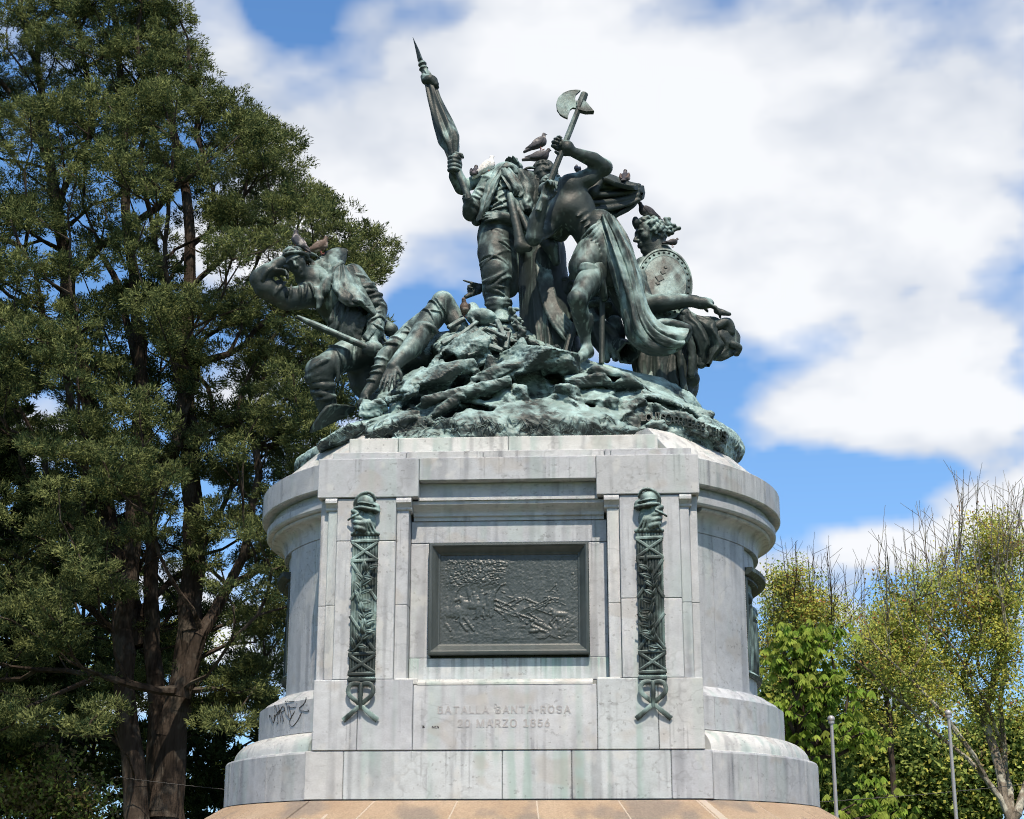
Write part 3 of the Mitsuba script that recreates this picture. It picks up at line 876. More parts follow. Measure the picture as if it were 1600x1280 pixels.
# --- the axe bearer, leaning in from the right
sh, el, wr = J(890, 290, 1.95), J(944, 262, 2.0), J(893, 237, 1.62)
el2, wr2, sh2 = J(834, 372, 1.72), J(850, 312, 1.52), J(872, 345, 2.15)
chest, waist, hip = J(893, 325, 2.10), J(925, 372, 2.12), J(948, 408, 2.15)
knee, ank, toe = J(903, 468, 1.42), J(917, 545, 1.78), J(898, 567, 1.45)
hip1 = J(935, 418, 2.0)
knee2, ank2 = J(985, 490, 2.25), J(1008, 580, 2.6)
ax_lo, ax_hi = J(841, 330, 1.50), J(909, 158, 1.66)


def on_axe(t):
    return ax_lo + (ax_hi - ax_lo) * t


gh, gl = on_axe(0.585), on_axe(0.225)
A_ = field([sh, el, wr, el2, ank, toe, ank2, hip, ax_lo, gh], 0.5)
A_.ell(chest, (0.36, 0.30, 0.40), np.stack(frame(unit(waist - chest), [0, -1, 0]))[[1, 2, 0]], 0.08)
A_.chain([chest, J(912, 350, 2.10), waist, hip], [0.30, 0.26, 0.255, 0.33], 0.10)
A_.ell(J(884, 325, 1.92), (0.19, 0.15, 0.17), None, 0.07)
A_.ell(J(868, 338, 1.98), (0.16, 0.15, 0.19), None, 0.08)
A_.chain([J(872, 330, 2.1), J(862, 358, 2.16), J(876, 366, 2.3)], [0.2, 0.15, 0.13], 0.1)
A_.chain([J(888, 300, 2.0), sh, J(916, 279, 1.98), el], [0.18, 0.165, 0.145, 0.125], 0.09)
A_.ell(sh, (0.17, 0.17, 0.17), None, 0.08)
A_.ell(J(916, 280, 1.97), (0.16, 0.12, 0.12), None, 0.06)
A_.chain([el, J(927, 250, 1.85), wr], [0.125, 0.128, 0.078], 0.06)
A_.chain([sh2, J(850, 362, 1.95), el2], [0.15, 0.125, 0.11], 0.07)
A_.chain([el2, J(838, 345, 1.66), wr2], [0.128, 0.132, 0.080], 0.05)
for i in range(5):                                # ribs and belly
    A_.chain([J(902 + 5 * i, 338 + 9 * i, 1.82), J(916 + 4 * i, 330 + 9 * i, 1.88), J(924 + 3 * i, 322 + 9 * i, 1.98)], [0.015, 0.022, 0.01], 0.04)
A_.chain([hip1, J(918, 443, 1.68), knee], [0.235, 0.205, 0.145], 0.09)
A_.ell(knee + np.array([-0.02, -0.04, 0]), 0.13, None, 0.05)
A_.chain([knee, J(909, 500, 1.64), J(914, 525, 1.74), ank], [0.135, 0.135, 0.095, 0.072], 0.06)
A_.ell(J(917, 502, 1.72), (0.11, 0.12, 0.18), None, 0.06)
foot_(A_, ank + np.array([0, 0, -0.02]), toe, 0.085)
A_.chain([hip, knee2, ank2], [0.25, 0.16, 0.09], 0.08)
foot_(A_, ank2, J(1022, 590, 2.35), 0.085)
axd = unit(ax_hi - ax_lo)
hand(A_, wr + (gh - wr) * 0.15, gh + np.array([-0.10, -0.02, 0.02]) - wr, np.cross(axd, gh - wr) * 1 + np.array([-0.3, -1.0, 0]), 0.46, (0.7, 1.2, 0.9), -1)
A_.ell(gh + (wr - gh) * 0.35, 0.115, None, 0.03)
hand(A_, wr2, gl + np.array([0.02, -0.02, 0.10]) - wr2, np.array([0.6, -0.6, -0.2]), 0.44, (0.75, 1.2, 0.9), 1)
A_.ell(gl + np.array([-0.03, 0.08, -0.03]), 0.12, None, 0.03)
head(A_, J(866, 296, 2.30), (-0.7, -0.4, -0.6), (-0.3, 0.2, 0.9), 0.46, hair=60, seed=4)
A_.cap(J(875, 305, 2.2), J(866, 296, 2.30), 0.13, 0.12, 0.06)
AX, _ = part('figure', A_, 'bronze', 'bare-chested figure swinging the axe', seed=2)
# rolled cloth at the thigh, the cloth round the hips and the long fall of it at the right
band = field([J(880, 400, 2.5), J(950, 440, 1.4)], 0.6, 0.016)
for r_, k_ in ((0.0, 0), (0.035, 1), (0.07, 2)):
    band.chain([J(895 - k_, 428 + 3 * k_, 1.95), J(903, 418 + 3 * k_, 1.72), J(919, 414 + 4 * k_, 1.62), J(935, 424 + 5 * k_, 1.70), J(943, 446 + 5 * k_, 1.82), J(945, 462 + 3 * k_, 2.0)], 0.042, 0.02, n=14)
part('rolled_cloth', band, 'bronze', parent=AX)
hipc = field([J(915, 350, 2.1), J(990, 470, 2.2), J(900, 420, 1.8)], 0.5)
hipc.chain([J(936, 352, 2.05), J(947, 395, 2.05), J(950, 420, 2.05)], [0.26, 0.35, 0.33], 0.1)
hipc.chain([J(925, 398, 1.95), J(912, 418, 1.85)], [0.29, 0.25], 0.1)
for i in range(8):
    hipc.chain([J(944 + i, 344 + i, 1.82), J(926 + 3 * i, 356 + 7 * i, 1.74), J(908 + 5 * i, 374 + 9 * i, 1.84)], [0.018, 0.036, 0.016], 0.016, n=8)
    hipc.chain([J(946 + i, 349 + i, 1.79), J(929 + 3 * i, 361 + 7 * i, 1.71), J(911 + 5 * i, 379 + 9 * i, 1.81)], [0.012, 0.022, 0.012], 0.012, n=8, cut=True)
part('hip_cloth', hipc, 'bronze', parent=AX, amp=0.014, f=7)
fall = cloth([[J(932, 352, 1.84), J(940, 341, 1.78), J(948, 339, 1.84), J(956, 346, 1.98)],
              [J(950, 395, 1.78), J(961, 386, 1.64), J(974, 386, 1.68), J(984, 394, 1.92)],
              [J(965, 440, 1.74), J(977, 434, 1.56), J(991, 434, 1.62), J(1000, 442, 1.90)],
              [J(976, 485, 1.76), J(986, 483, 1.57), J(1000, 482, 1.60), J(1008, 478, 1.86)],
              [J(980, 520, 1.82), J(996, 518, 1.62), J(1018, 518, 1.62), J(1028, 503, 1.85)],
              [J(1000, 538, 1.9), J(1020, 540, 1.66), J(1046, 534, 1.64), J(1052, 510, 1.88)],
              [J(1034, 548, 2.0), J(1052, 546, 1.72), J(1070, 532, 1.70), J(1074, 516, 1.92)]], 0.045, 0.055, 4.4, 6, 170, 140, env=lambda u, v: 0.45 + 0.75 * np.abs(np.sin(5 * v + 2 * u)), fine=0.014)
part('falling_cloth', fall, 'bronze_green', 'long fall of cloth from the hip', parent=AX, amp=0.012, f=8)
knot = field([J(975, 555, 2.4), J(1080, 500, 1.4)], 0.5, 0.016)
for a in (((985, 522), (1000, 540), (1030, 550), (1060, 540), (1074, 520)), ((990, 505), (1010, 530), (1035, 528), (1060, 522)), ((1020, 520), (1036, 505), (1058, 508), (1074, 514)), ((1012, 540), (1035, 536), (1050, 526))):
    knot.chain([J(px, py, 1.78 + 0.04 * i) for i, (px, py) in enumerate(a)], 0.07, 0.03, n=16)
part('gathered_hem', knot, 'bronze', parent=AX, amp=0.03, f=7)
# the cloak blown out behind
wd = cloth([[J(902, 296, 2.35), J(922, 290, 2.6), J(938, 300, 2.7), J(952, 338, 2.5)],
            [J(925, 282, 2.3), J(945, 276, 2.8), J(962, 300, 2.95), J(965, 336, 2.6)],
            [J(948, 283, 2.3), J(968, 283, 2.85), J(985, 300, 2.95), J(978, 328, 2.65)],
            [J(972, 292, 2.35), J(985, 289, 2.8), J(997, 300, 2.85), J(990, 316, 2.65)],
            [J(992, 294, 2.45), J(1001, 292, 2.7), J(1006, 298, 2.75), J(1003, 308, 2.65)]], 0.07, 0.04, 3, 8, 80, 60, env=lambda u, v: 0.9 - 0.4 * v)
part('blown_cloak', wd, 'bronze_dark', 'cloak blown out behind the axe bearer', parent=AX, amp=0.012)
wl = field([J(900, 345, 3.2), J(1015, 265, 2.2)], 0.3, 0.018)
wl.chain([J(912, 300, 2.45), J(945, 305, 2.7), J(975, 303, 2.75), J(997, 300, 2.7)], [0.16, 0.24, 0.17, 0.09], 0.1, n=10)
wl.chain([J(925, 300, 2.3), J(938, 281, 2.35), J(948, 282, 2.4)], [0.1, 0.07, 0.05], 0.08)
for y0, y1 in ((288, 290), (300, 297), (312, 304), (322, 312)):
    wl.chain([J(918, y0 + 4, 2.28), J(950, y0 + 4, 2.45), J(998, y1, 2.6)], [0.03, 0.05, 0.03], 0.04, n=9)
part('cloak_fold', wl, 'bronze_dark', parent=AX, amp=0.03, f=4)
# the axe: shaft, socket, spike and crescent blade
axf = np.array([0, -1.0, 0])
side = unit(np.cross(axd, axf))                   # across the shaft in the picture
if side[0] > 0:
    side = -side
add('axe_shaft', tube([ax_lo, on_axe(0.5), on_axe(1.06)], [0.048, 0.046, 0.042], 8), 'mat_bronze', AX, smooth=40)


def flat_plate(outline, thick, c, r, u, n, bevel=0.5):
    """A flat cast plate: outline in (r, u) from c, thickest in the middle."""
    import shapely
    poly = shapely.Polygon(outline)
    inner = poly.buffer(-thick * bevel)
    m = trimesh.creation.extrude_polygon(poly, thick, engine='earcut')
    v = m.vertices
    m.vertices = c + v[:, :1] * r + v[:, 1:2] * u + (v[:, 2:] - thick / 2) * n
    trimesh.repair.fix_normals(m)
    return m


c_ax = on_axe(0.965)
w2 = lambda px, py: ((J(px, py, c_ax[1]) - c_ax) @ side, (J(px, py, c_ax[1]) - c_ax) @ axd)
n_ax = unit(np.cross(side, axd))
bl = [(907, 141), (900, 140.5), (890, 141.5), (880, 146), (872, 154), (869, 163), (870, 173), (875, 181), (881, 185), (887, 187), (888, 180), (890.5, 173), (895, 169.5), (900, 171), (906, 176), (913, 170), (909, 165), (900, 161), (898, 154), (900, 148)]
add('axe_blade', flat_plate([w2(*q) for q in bl], 0.05, c_ax, side, axd, n_ax), 'mat_bronze_green', AX)
add('axe_spike', flat_plate([w2(*q) for q in ((900, 160), (910, 158), (916, 162), (928, 176.5), (915, 177), (903, 174))], 0.10, c_ax, side, axd, n_ax), 'mat_bronze_green', AX)
add('axe_socket', tube([on_axe(0.93), on_axe(1.0), on_axe(1.07)], [0.06, 0.062, 0.055], 8), 'mat_bronze', AX, smooth=40)

# --- the flag bearer in the middle
fs, fe, fh = J(766, 284, 2.45), J(737, 332, 2.40), J(733, 312, 2.2)
f_ch, f_wa, f_hp = J(787, 300, 2.62), J(777, 345, 2.55), J(776, 370, 2.52)
sp0, sp1 = J(737, 306, 2.22), J(646, 60, 2.62)
B_ = field([fs, fe, fh, J(780, 500, 2.4), J(845, 350, 2.8), J(705, 240, 2.3), J(800, 250, 3.1)], 0.4)
B_.chain([J(790, 278, 2.68), f_ch, J(783, 325, 2.58), f_wa, f_hp], [0.27, 0.33, 0.30, 0.27, 0.30], 0.1)
B_.chain([J(775, 280, 2.55), fs, fe], [0.17, 0.16, 0.15], 0.08)
wrinkles(B_, fs, fe, 0.15, 0.145, 7, 0.028, 11)
B_.chain([fe, J(731, 325, 2.28), fh], [0.13, 0.09, 0.07], 0.05)
hand(B_, J(738, 320, 2.25), np.array([-0.25, -0.1, 0.12]), np.array([0.3, 0.2, 1.0]), 0.30, (0.9, 1.2, 0.8), 1)
# the upper arm that reaches up the staff
e3, h3 = J(722, 292, 2.55), J(711, 262, 2.35)
B_.chain([J(772, 278, 2.75), J(746, 284, 2.75), e3], [0.13, 0.11, 0.105], 0.06)
B_.chain([e3, J(713, 276, 2.44), h3], [0.135, 0.125, 0.095], 0.05)
B_.ell(J(745, 283, 2.66), (0.11, 0.11, 0.13), None, 0.05)
hand(B_, J(714, 270, 2.36), np.array([-0.08, -0.12, 0.30]), np.array([0.8, -0.5, 0.1]), 0.46, (0.8, 1.2, 0.8), -1)
B_.ell(J(711, 258, 2.30), (0.11, 0.10, 0.15), None, 0.03)
for i in range(4):
    B_.chain([J(702, 248 + 6 * i, 2.24), J(710, 246 + 6 * i, 2.15), J(718, 249 + 6 * i, 2.22)], 0.034, 0.008, n=7)
# legs in trousers
kf, af = J(776, 425, 2.28), J(780, 486, 2.38)
B_.chain([f_hp, J(772, 395, 2.36), kf], [0.29, 0.275, 0.245], 0.10)
B_.chain([J(788, 370, 2.55), J(792, 410, 2.50), J(794, 450, 2.50)], [0.24, 0.20, 0.17], 0.12)
B_.chain([kf, J(775, 455, 2.34), af], [0.240, 0.225, 0.185], 0.06)
B_.chain([J(830, 372, 2.75), J(836, 430, 2.85), J(846, 520, 2.9)], [0.25, 0.2, 0.14], 0.08)
wrinkles(B_, f_hp, kf, 0.27, 0.245, 8, 0.022, 12, tilt=0.7)
wrinkles(B_, kf, af, 0.235, 0.19, 7, 0.032, 13, tilt=0.6)
wrinkles(B_, J(779, 470, 2.36), af, 0.20, 0.19, 5, 0.035, 14, tilt=0.3)
B_.chain([J(757, 352, 2.36), J(776, 346, 2.24), J(798, 352, 2.36)], 0.035, 0.02, n=8)      # belt
foot_(B_, af + np.array([0, 0, -0.08]), J(786, 500, 1.98), 0.14)
# the shirt with its buttons and the hand thrust into the sash
for i in range(4):
    B_.ell(J(770 - i * 1.6, 300 + i * 12, 2.27), 0.028, None, 0.008)
wrinkles(B_, J(782, 300, 2.62), J(776, 345, 2.55), 0.31, 0.28, 7, 0.022, 15, tilt=0.8, span=1.0)
B_.chain([J(815, 345, 2.45), J(800, 343, 2.24), J(785, 338, 2.18)], [0.12, 0.10, 0.075], 0.05)
hand(B_, J(786, 338, 2.17), np.array([-0.34, -0.02, 0.0]), np.array([0, 1.0, -0.25]), 0.36, (0.15, 0.35, 0.3), -1)
# thrown back head and the standing collar
head(B_, J(803, 268, 3.0), (0.25, 0.05, 0.95), (0.2, 0.9, -0.25), 0.44, hair=50, seed=9, beard=True)
B_.chain([J(792, 280, 2.75), J(801, 271, 2.95)], [0.15, 0.13], 0.06)
FB, _ = part('figure', B_, 'bronze_green', 'standing figure in trousers raising the furled flag', seed=5)
coat = field([J(735, 420, 3.1), J(850, 250, 2.0)], 0.5, 0.0155)
coat.chain([J(775, 270, 2.50), J(785, 263, 2.58), J(797, 264, 2.72)], [0.07, 0.08, 0.08], 0.03)
for a, r_ in ((((787, 262), (793, 257), (796, 266)), 0.04), (((792, 262), (799, 260), (806, 270)), 0.04), (((776, 270), (783, 284), (796, 292), (808, 297)), 0.04), (((783, 268), (791, 280), (803, 288)), 0.035)):
    coat.chain([J(px, py, 2.36 + 0.02 * i) for i, (px, py) in enumerate(a)], r_, 0.025, n=12)
coat.chain([J(818, 278, 2.66), J(822, 300, 2.60), J(824, 322, 2.56)], [0.14, 0.18, 0.15], 0.08)
coat.chain([J(832, 276, 2.70), J(833, 300, 2.64), J(836, 318, 2.6)], [0.10, 0.13, 0.12], 0.08)
coat.ell(J(793, 305, 2.28), (0.09, 0.10, 0.15), None, 0.04, cut=True)
# the empty sleeve and sash ends that hang down
coat.chain([J(797, 303, 2.28), J(802, 330, 2.14), J(809, 360, 2.06), J(814, 388, 2.04)], [0.05, 0.062, 0.07, 0.085], 0.03, n=12)
coat.chain([J(803, 312, 2.30), J(815, 338, 2.20), J(824, 358, 2.14)], [0.045, 0.05, 0.05], 0.03, n=10)
coat.chain([J(812, 384, 2.03), J(826, 388, 2.03)], [0.085, 0.06], 0.04)
coat.chain([J(752, 335, 2.5), J(745, 345, 2.45), J(742, 340, 2.4)], [0.10, 0.09, 0.06], 0.05)
wrinkles(coat, J(822, 270, 2.6), J(826, 330, 2.5), 0.17, 0.17, 6, 0.024, 18)
part('coat', coat, 'bronze_green', 'open coat with hanging sleeve', parent=FB, amp=0.012, f=8)
for rows, fd, fq, sd in (([[J(768, 272, 2.42), J(776, 268, 2.32), J(785, 264, 2.42)], [J(757, 296, 2.32), J(767, 292, 2.22), J(778, 285, 2.25)], [J(750, 322, 2.28), J(758, 318, 2.18), J(768, 308, 2.2)], [J(746, 350, 2.32), J(751, 345, 2.22), J(757, 332, 2.24)]], 0.022, 2.0, 51),
                         ([[J(800, 266, 2.52), J(818, 266, 2.44), J(838, 272, 2.6)], [J(804, 288, 2.40), J(822, 290, 2.34), J(845, 293, 2.52)], [J(808, 311, 2.34), J(824, 312, 2.30), J(843, 314, 2.5)], [J(812, 333, 2.34), J(825, 328, 2.30), J(838, 335, 2.48)]], 0.035, 3.0, 52),
                         ([[J(778, 268, 2.40), J(790, 262, 2.38), J(801, 266, 2.5)], [J(788, 282, 2.26), J(800, 278, 2.24), J(810, 284, 2.36)], [J(797, 297, 2.24), J(808, 293, 2.22), J(817, 302, 2.32)], [J(800, 306, 2.30), J(808, 306, 2.26), J(815, 310, 2.34)]], 0.030, 2.6, 53)):
    part('lapel', cloth(rows, 0.045, fd, fq, sd, 50, 50), 'bronze_green', parent=FB, amp=0.008, f=8)
# staff, spearhead and furled flag
dsp = unit(sp1 - sp0)


def on_staff(t):
    return sp0 + (sp1 - sp0) * t


def furled(pp):
    q = CubicSpline(np.linspace(0, 1, len(pp)), np.array([J(px, py, y) for px, py, y, _ in pp]))
    rr = np.array([r for *_, r in pp])
    tt = np.linspace(0, 1, 60)
    c = q(tt)
    r_ = np.interp(tt, np.linspace(0, 1, len(rr)), rr) * PX
    tg = np.gradient(c, axis=0)
    tg /= np.linalg.norm(tg, axis=1, keepdims=True)
    a = np.cross(tg, [0, 1.0, 0])
    a /= np.linalg.norm(a, axis=1, keepdims=True)
    b = np.cross(tg, a)
    ang = np.linspace(0, 2 * np.pi, 40, endpoint=False)
    wob = 1 + 0.16 * np.sin(5 * ang[None] + 3.0 * tt[:, None] * 2) + 0.09 * np.sin(9 * ang[None] - 7 * tt[:, None])
    return loft(c[:, None] + (r_[:, None] * wob)[:, :, None] * (np.cos(ang)[None, :, None] * a[:, None] + np.sin(ang)[None, :, None] * b[:, None]))


add('staff', tube([J(733, 312, 2.18), J(714, 262, 2.24), J(690, 190, 2.36), J(662, 105, 2.55)], 0.055, 10), 'mat_bronze', FB, smooth=True)
add('furled_flag', furled([(663, 112, 2.53, 5), (671, 130, 2.5, 8), (680, 160, 2.45, 11), (691, 190, 2.38, 14), (701, 215, 2.32, 15.5), (705, 228, 2.3, 13), (707, 240, 2.28, 9), (708, 247, 2.28, 7)]), 'mat_bronze', FB, label='furled flag wound on the staff', smooth=True)
kn = field([J(655, 145, 2.9), J(690, 110, 2.2)], 0.2, 0.013)
kn.ell(J(671, 126, 2.46), (0.13, 0.10, 0.08), None, 0.03)
kn.chain([J(662, 120, 2.46), J(672, 124, 2.42), J(680, 132, 2.44), J(684, 137, 2.46)], [0.05, 0.075, 0.06, 0.025], 0.03)
part('flag_knot', kn, 'bronze', parent=FB, amp=0.01, f=14)
ringp = [J(661.5 - 2.2 * 0, 110, 2.55)]
add('spear_collar', tube([J(664, 116, 2.53), J(662.5, 111, 2.54), J(662, 108, 2.545), J(661, 104, 2.55), J(660, 101, 2.555), J(659, 97, 2.56)], [0.045, 0.05, 0.075, 0.045, 0.07, 0.05], 12), 'mat_bronze', FB, smooth=50)
tipd = [J(658.5, 98, 2.56), J(657, 95, 2.565), J(652, 78, 2.6), J(645, 58, 2.64)]
add('spearhead', tube(tipd, [0.035, 0.088, 0.055, 0.004], 4, flat=0.5), 'mat_bronze', FB)

# --- the draped figure behind the flag bearer
C_ = field([J(842, 270, 3.0), J(845, 255, 2.15), J(850, 400, 3.0), J(735, 445, 3.0), J(900, 550, 3.0)], 0.45)
head(C_, J(851, 276, 2.58), (-0.75, -0.55, -0.25), (-0.15, 0.0, 1.0), 0.47, hair=110, seed=12)
C_.chain([J(854, 288, 2.68), J(850, 304, 2.95)], [0.14, 0.2], 0.06)
C_.chain([J(848, 305, 3.0), J(846, 345, 2.98), J(846, 400, 2.95)], [0.30, 0.36, 0.34], 0.12)
C_.chain([J(826, 310, 2.9), J(842, 345, 2.62)], [0.16, 0.13], 0.06)
C_.chain([J(846, 400, 2.95), J(852, 470, 2.9), J(860, 545, 2.9)], [0.36, 0.40, 0.46], 0.15)
C_.chain([J(800, 452, 2.95), J(765, 450, 2.9), J(750, 450, 2.85)], [0.10, 0.085, 0.07], 0.05)
hand(C_, J(752, 450, 2.85), np.array([-0.30, -0.06, 0.02]), np.array([-0.1, -0.8, -0.6]), 0.36, splay=((1.0, 1.1, 0.7), (1.0, 1.2, 0.8), (0.9, 1.1, 0.8), (-0.1, -0.08, -0.06)), thumb=-1, tcurl=0.2)
C_.chain([J(748, 455, 2.82), J(738, 459, 2.78), J(728, 464, 2.76)], [0.05, 0.045, 0.035], 0.02)
CF, _ = part('figure', C_, 'bronze_dark', 'dark draped figure behind the flag bearer with a pointing hand', seed=6)
robe = cloth([[J(820, 352, 2.94), J(836, 350, 2.78), J(858, 358, 2.82), J(870, 372, 3.12)],
              [J(822, 400, 2.90), J(840, 398, 2.68), J(864, 402, 2.74), J(874, 412, 3.12)],
              [J(826, 450, 2.82), J(842, 450, 2.60), J(866, 452, 2.66), J(880, 462, 3.07)],
              [J(828, 500, 2.74), J(846, 502, 2.52), J(872, 505, 2.57), J(892, 512, 2.97)],
              [J(826, 545, 2.67), J(848, 552, 2.42), J(880, 556, 2.47), J(906, 556, 2.92)]], 0.05, 0.075, 4.5, 15, 120, 90, sharp=0.8)
part('robe', robe, 'bronze_dark', 'dark robe in deep upright folds', parent=CF, amp=0.012)
sash = [[J(845 + dx, 432, 2.26), J(850 + dx, 460, 2.14), J(862 + dx, 490, 2.06), J(878 + dx, 514, 2.02), J(892 + dx, 528, 2.06)] for dx in (0,)]
sf = field([J(830, 560, 2.90), J(905, 380, 1.9)], 0.4, 0.016)
for o in range(5):
    sf.chain([J(838 + 5 * o, 400 + 4 * o, 2.62), J(842 + 5 * o, 440, 2.50), J(851 + 5 * o, 478, 2.40), J(866 + 5 * o, 508 - 2 * o, 2.32), J(885 + 4 * o, 533 - 5 * o, 2.32)], [0.02, 0.034, 0.04, 0.036, 0.02], 0.02, n=16)
part('sash', sf, 'bronze', parent=CF)
cuff = field([J(845, 420, 3), J(880, 370, 2.2)], 0.3, 0.016)
cuff.chain([J(850, 372, 2.4), J(862, 386, 2.35), J(869, 408, 2.4)], [0.12, 0.13, 0.08], 0.05)
part('sleeve', cuff, 'bronze_dark', parent=CF, amp=0.02)

# --- the crouching figure behind the axe bearer's leg
E_ = field([J(880, 450, 2.8), J(980, 550, 2.6), J(950, 470, 2.9), J(886, 555, 2.2)], 0.4)
head(E_, J(884, 455, 2.75), (-0.85, -0.45, -0.2), (-0.1, -0.1, 1.0), 0.40, hair=90, seed=17, beard=True)
E_.chain([J(895, 475, 2.85), J(920, 478, 2.8), J(948, 476, 2.75), J(958, 490, 2.75)], [0.17, 0.24, 0.20, 0.16], 0.1)
E_.chain([J(905, 490, 2.75), J(930, 515, 2.6), J(950, 545, 2.5)], [0.2, 0.2, 0.16], 0.1)
for a in (((915, 462), (932, 458), (948, 462)), ((918, 478), (934, 474), (952, 476)), ((905, 520), (930, 505), (955, 515)), ((925, 510), (940, 540), (948, 562)), ((945, 506), (958, 520), (968, 540)), ((932, 512), (952, 535), (962, 560))):
    E_.chain([J(px, py, 2.42) for px, py in a], 0.055, 0.03, n=9)
E_.chain([J(960, 505, 2.55), J(966, 525, 2.5), J(958, 540, 2.5)], [0.13, 0.12, 0.09], 0.05)
EF, _ = part('figure', E_, 'bronze', 'crouching curly-haired figure behind the bent leg', seed=7)
ca, cb = J(962, 534, 2.5), J(982, 552, 2.12)
dcn = unit(cb - ca)
s1 = unit(np.cross(dcn, [0, 0, 1.0]))
s2 = np.cross(s1, dcn)
ring = lambda c, r: [c + r * (math.cos(q) * s1 + math.sin(q) * s2) for q in np.linspace(0, 2 * np.pi, 6, endpoint=False)]
add('broken_barrel', loft([ring(ca, 0.10), ring(cb, 0.19), ring(cb, 0.155), ring(ca, 0.06)], caps=True), 'mat_bronze_dark', EF)
add('prop_rod', tube([J(941, 428, 2.05), J(941, 500, 2.02), J(940, 568, 1.98)], 0.042, 8), 'mat_bronze_dark', EF, smooth=40)
add('prop_rod', tube([J(897, 508, 2.3), J(883, 556, 2.2)], 0.055, 8), 'mat_bronze_dark', EF, smooth=40)

# --- the woman with the shield
hc = J(1014, 369, 2.95)
G_ = field([hc, J(1135, 490, 2.4), J(1080, 620, 3.0), J(990, 560, 3)], 0.5)
head(G_, hc, (-0.93, -0.30, -0.18), (-0.12, -0.05, 1.0), 0.56, hair=0, seed=3)
gq = np.random.default_rng(33)
f_, r_, u_ = frame((-0.93, -0.30, -0.18), (-0.12, -0.05, 1.0))
for i in range(210):
    d = unit(gq.normal(size=3))
    if d[1] > 0.35 and d[2] < 0.55 or d[2] < -0.25 and d[1] > -0.3:
        continue
    p = hc + 0.56 * (d[0] * 0.345 * r_ + (d[1] * 0.42 - 0.06) * f_ + (d[2] * 0.37 + 0.13) * u_)
    t = np.cross(d, gq.normal(size=3))
    t = unit(t[0] * r_ + t[1] * f_ + t[2] * u_) * 0.055
    G_.chain([p - t, p + 0.02 * (d[0] * r_ + d[1] * f_ + d[2] * u_), p + t], [0.014, 0.034, 0.014], 0.008)
for i in range(40):
    p = J(1040, 357, 3.0) + gq.normal(0, 0.05, 3)
    t = unit(gq.normal(size=3)) * 0.05
    G_.cap(p - t, p + t, 0.035, 0.03, 0.012)
G_.ell(J(993, 347, 2.8), (0.055, 0.07, 0.09), None, 0.03)
G_.chain([J(1023, 385, 3.0), J(1028, 402, 3.05)], [0.17, 0.19], 0.06)
G_.chain([J(1030, 408, 3.1), J(1032, 450, 3.15), J(1036, 500, 3.1)], [0.28, 0.30, 0.30], 0.12)
G_.chain([J(1005, 415, 2.9), J(1000, 445, 2.55), J(1013, 478, 2.25)], [0.15, 0.13, 0.125], 0.07)
G_.chain([J(1011, 478, 2.25), J(1030, 474, 2.2), J(1062, 471, 2.25), J(1086, 470, 2.3)], [0.15, 0.155, 0.125, 0.092], 0.06)
G_.ell(J(1098, 474, 2.28), (0.17, 0.11, 0.09), None, 0.045)
hand(G_, J(1086, 470, 2.3), np.array([0.34, -0.02, -0.11]), np.array([-0.1, 0.2, -1.0]), 0.50, splay=((0.25, 0.35, 0.3), (0.35, 0.4, 0.3), (0.3, 0.4, 0.3), (0.12, 0.2, 0.2)), thumb=1)
G_.chain([J(1120, 486, 2.26), J(1131, 489, 2.22), J(1140, 491, 2.22)], [0.05, 0.045, 0.03], 0.02)
# dark underskirt down to the rock
G_.chain([J(1036, 500, 3.1), J(1040, 545, 3.0), J(1044, 600, 2.95)], [0.36, 0.44, 0.46], 0.15)
G_.chain([J(1075, 560, 2.9), J(1079, 590, 2.75)], [0.12, 0.11], 0.06)
G_.ell(J(1078, 592, 2.62), (0.16, 0.13, 0.14), None, 0.05)
G_.ell(J(1080, 594, 2.47), (0.07, 0.06, 0.06), None, 0.03, cut=True)
G_.chain([J(1074, 604, 2.65), J(1072, 620, 2.62), J(1082, 632, 2.6)], [0.10, 0.09, 0.05], 0.05)
GF, _ = part('figure', G_, 'bronze', 'curly-haired woman carrying the shield', seed=8)
skirt = cloth([[J(1000, 500, 2.55), J(1040, 500, 2.5), J(1075, 495, 2.6), J(1100, 500, 2.9)],
               [J(990, 540, 2.5), J(1035, 540, 2.4), J(1072, 540, 2.5), J(1096, 535, 2.85)],
               [J(990, 575, 2.5), J(1032, 580, 2.35), J(1066, 582, 2.45), J(1088, 572, 2.85)],
               [J(992, 600, 2.6), J(1030, 618, 2.4), J(1062, 616, 2.45), J(1082, 604, 2.85)]], 0.05, 0.07, 5, 23, 110, 60)
part('skirt', skirt, 'bronze_dark', 'long dark skirt in upright folds', parent=GF, amp=0.01)
blow = cloth([[J(1060, 495, 2.35), J(1085, 492, 2.25), J(1112, 505, 2.3), J(1142, 510, 2.6)],
              [J(1072, 515, 2.35), J(1098, 512, 2.2), J(1124, 520, 2.25), J(1150, 520, 2.6)],
              [J(1086, 535, 2.4), J(1106, 540, 2.25), J(1130, 542, 2.3), J(1156, 545, 2.55)],
              [J(1092, 568, 2.5), J(1104, 572, 2.35), J(1118, 558, 2.35), J(1150, 548, 2.55)]], 0.05, 0.075, 3.2, 27, 100, 60, env=lambda u, v: 0.7 + 0.3 * v)
part('blown_skirt', blow, 'bronze_dark', 'skirt end blown out to the right', parent=GF, amp=0.02, f=6)
bf = field([J(1050, 600, 3), J(1160, 480, 2)], 0.3, 0.016)
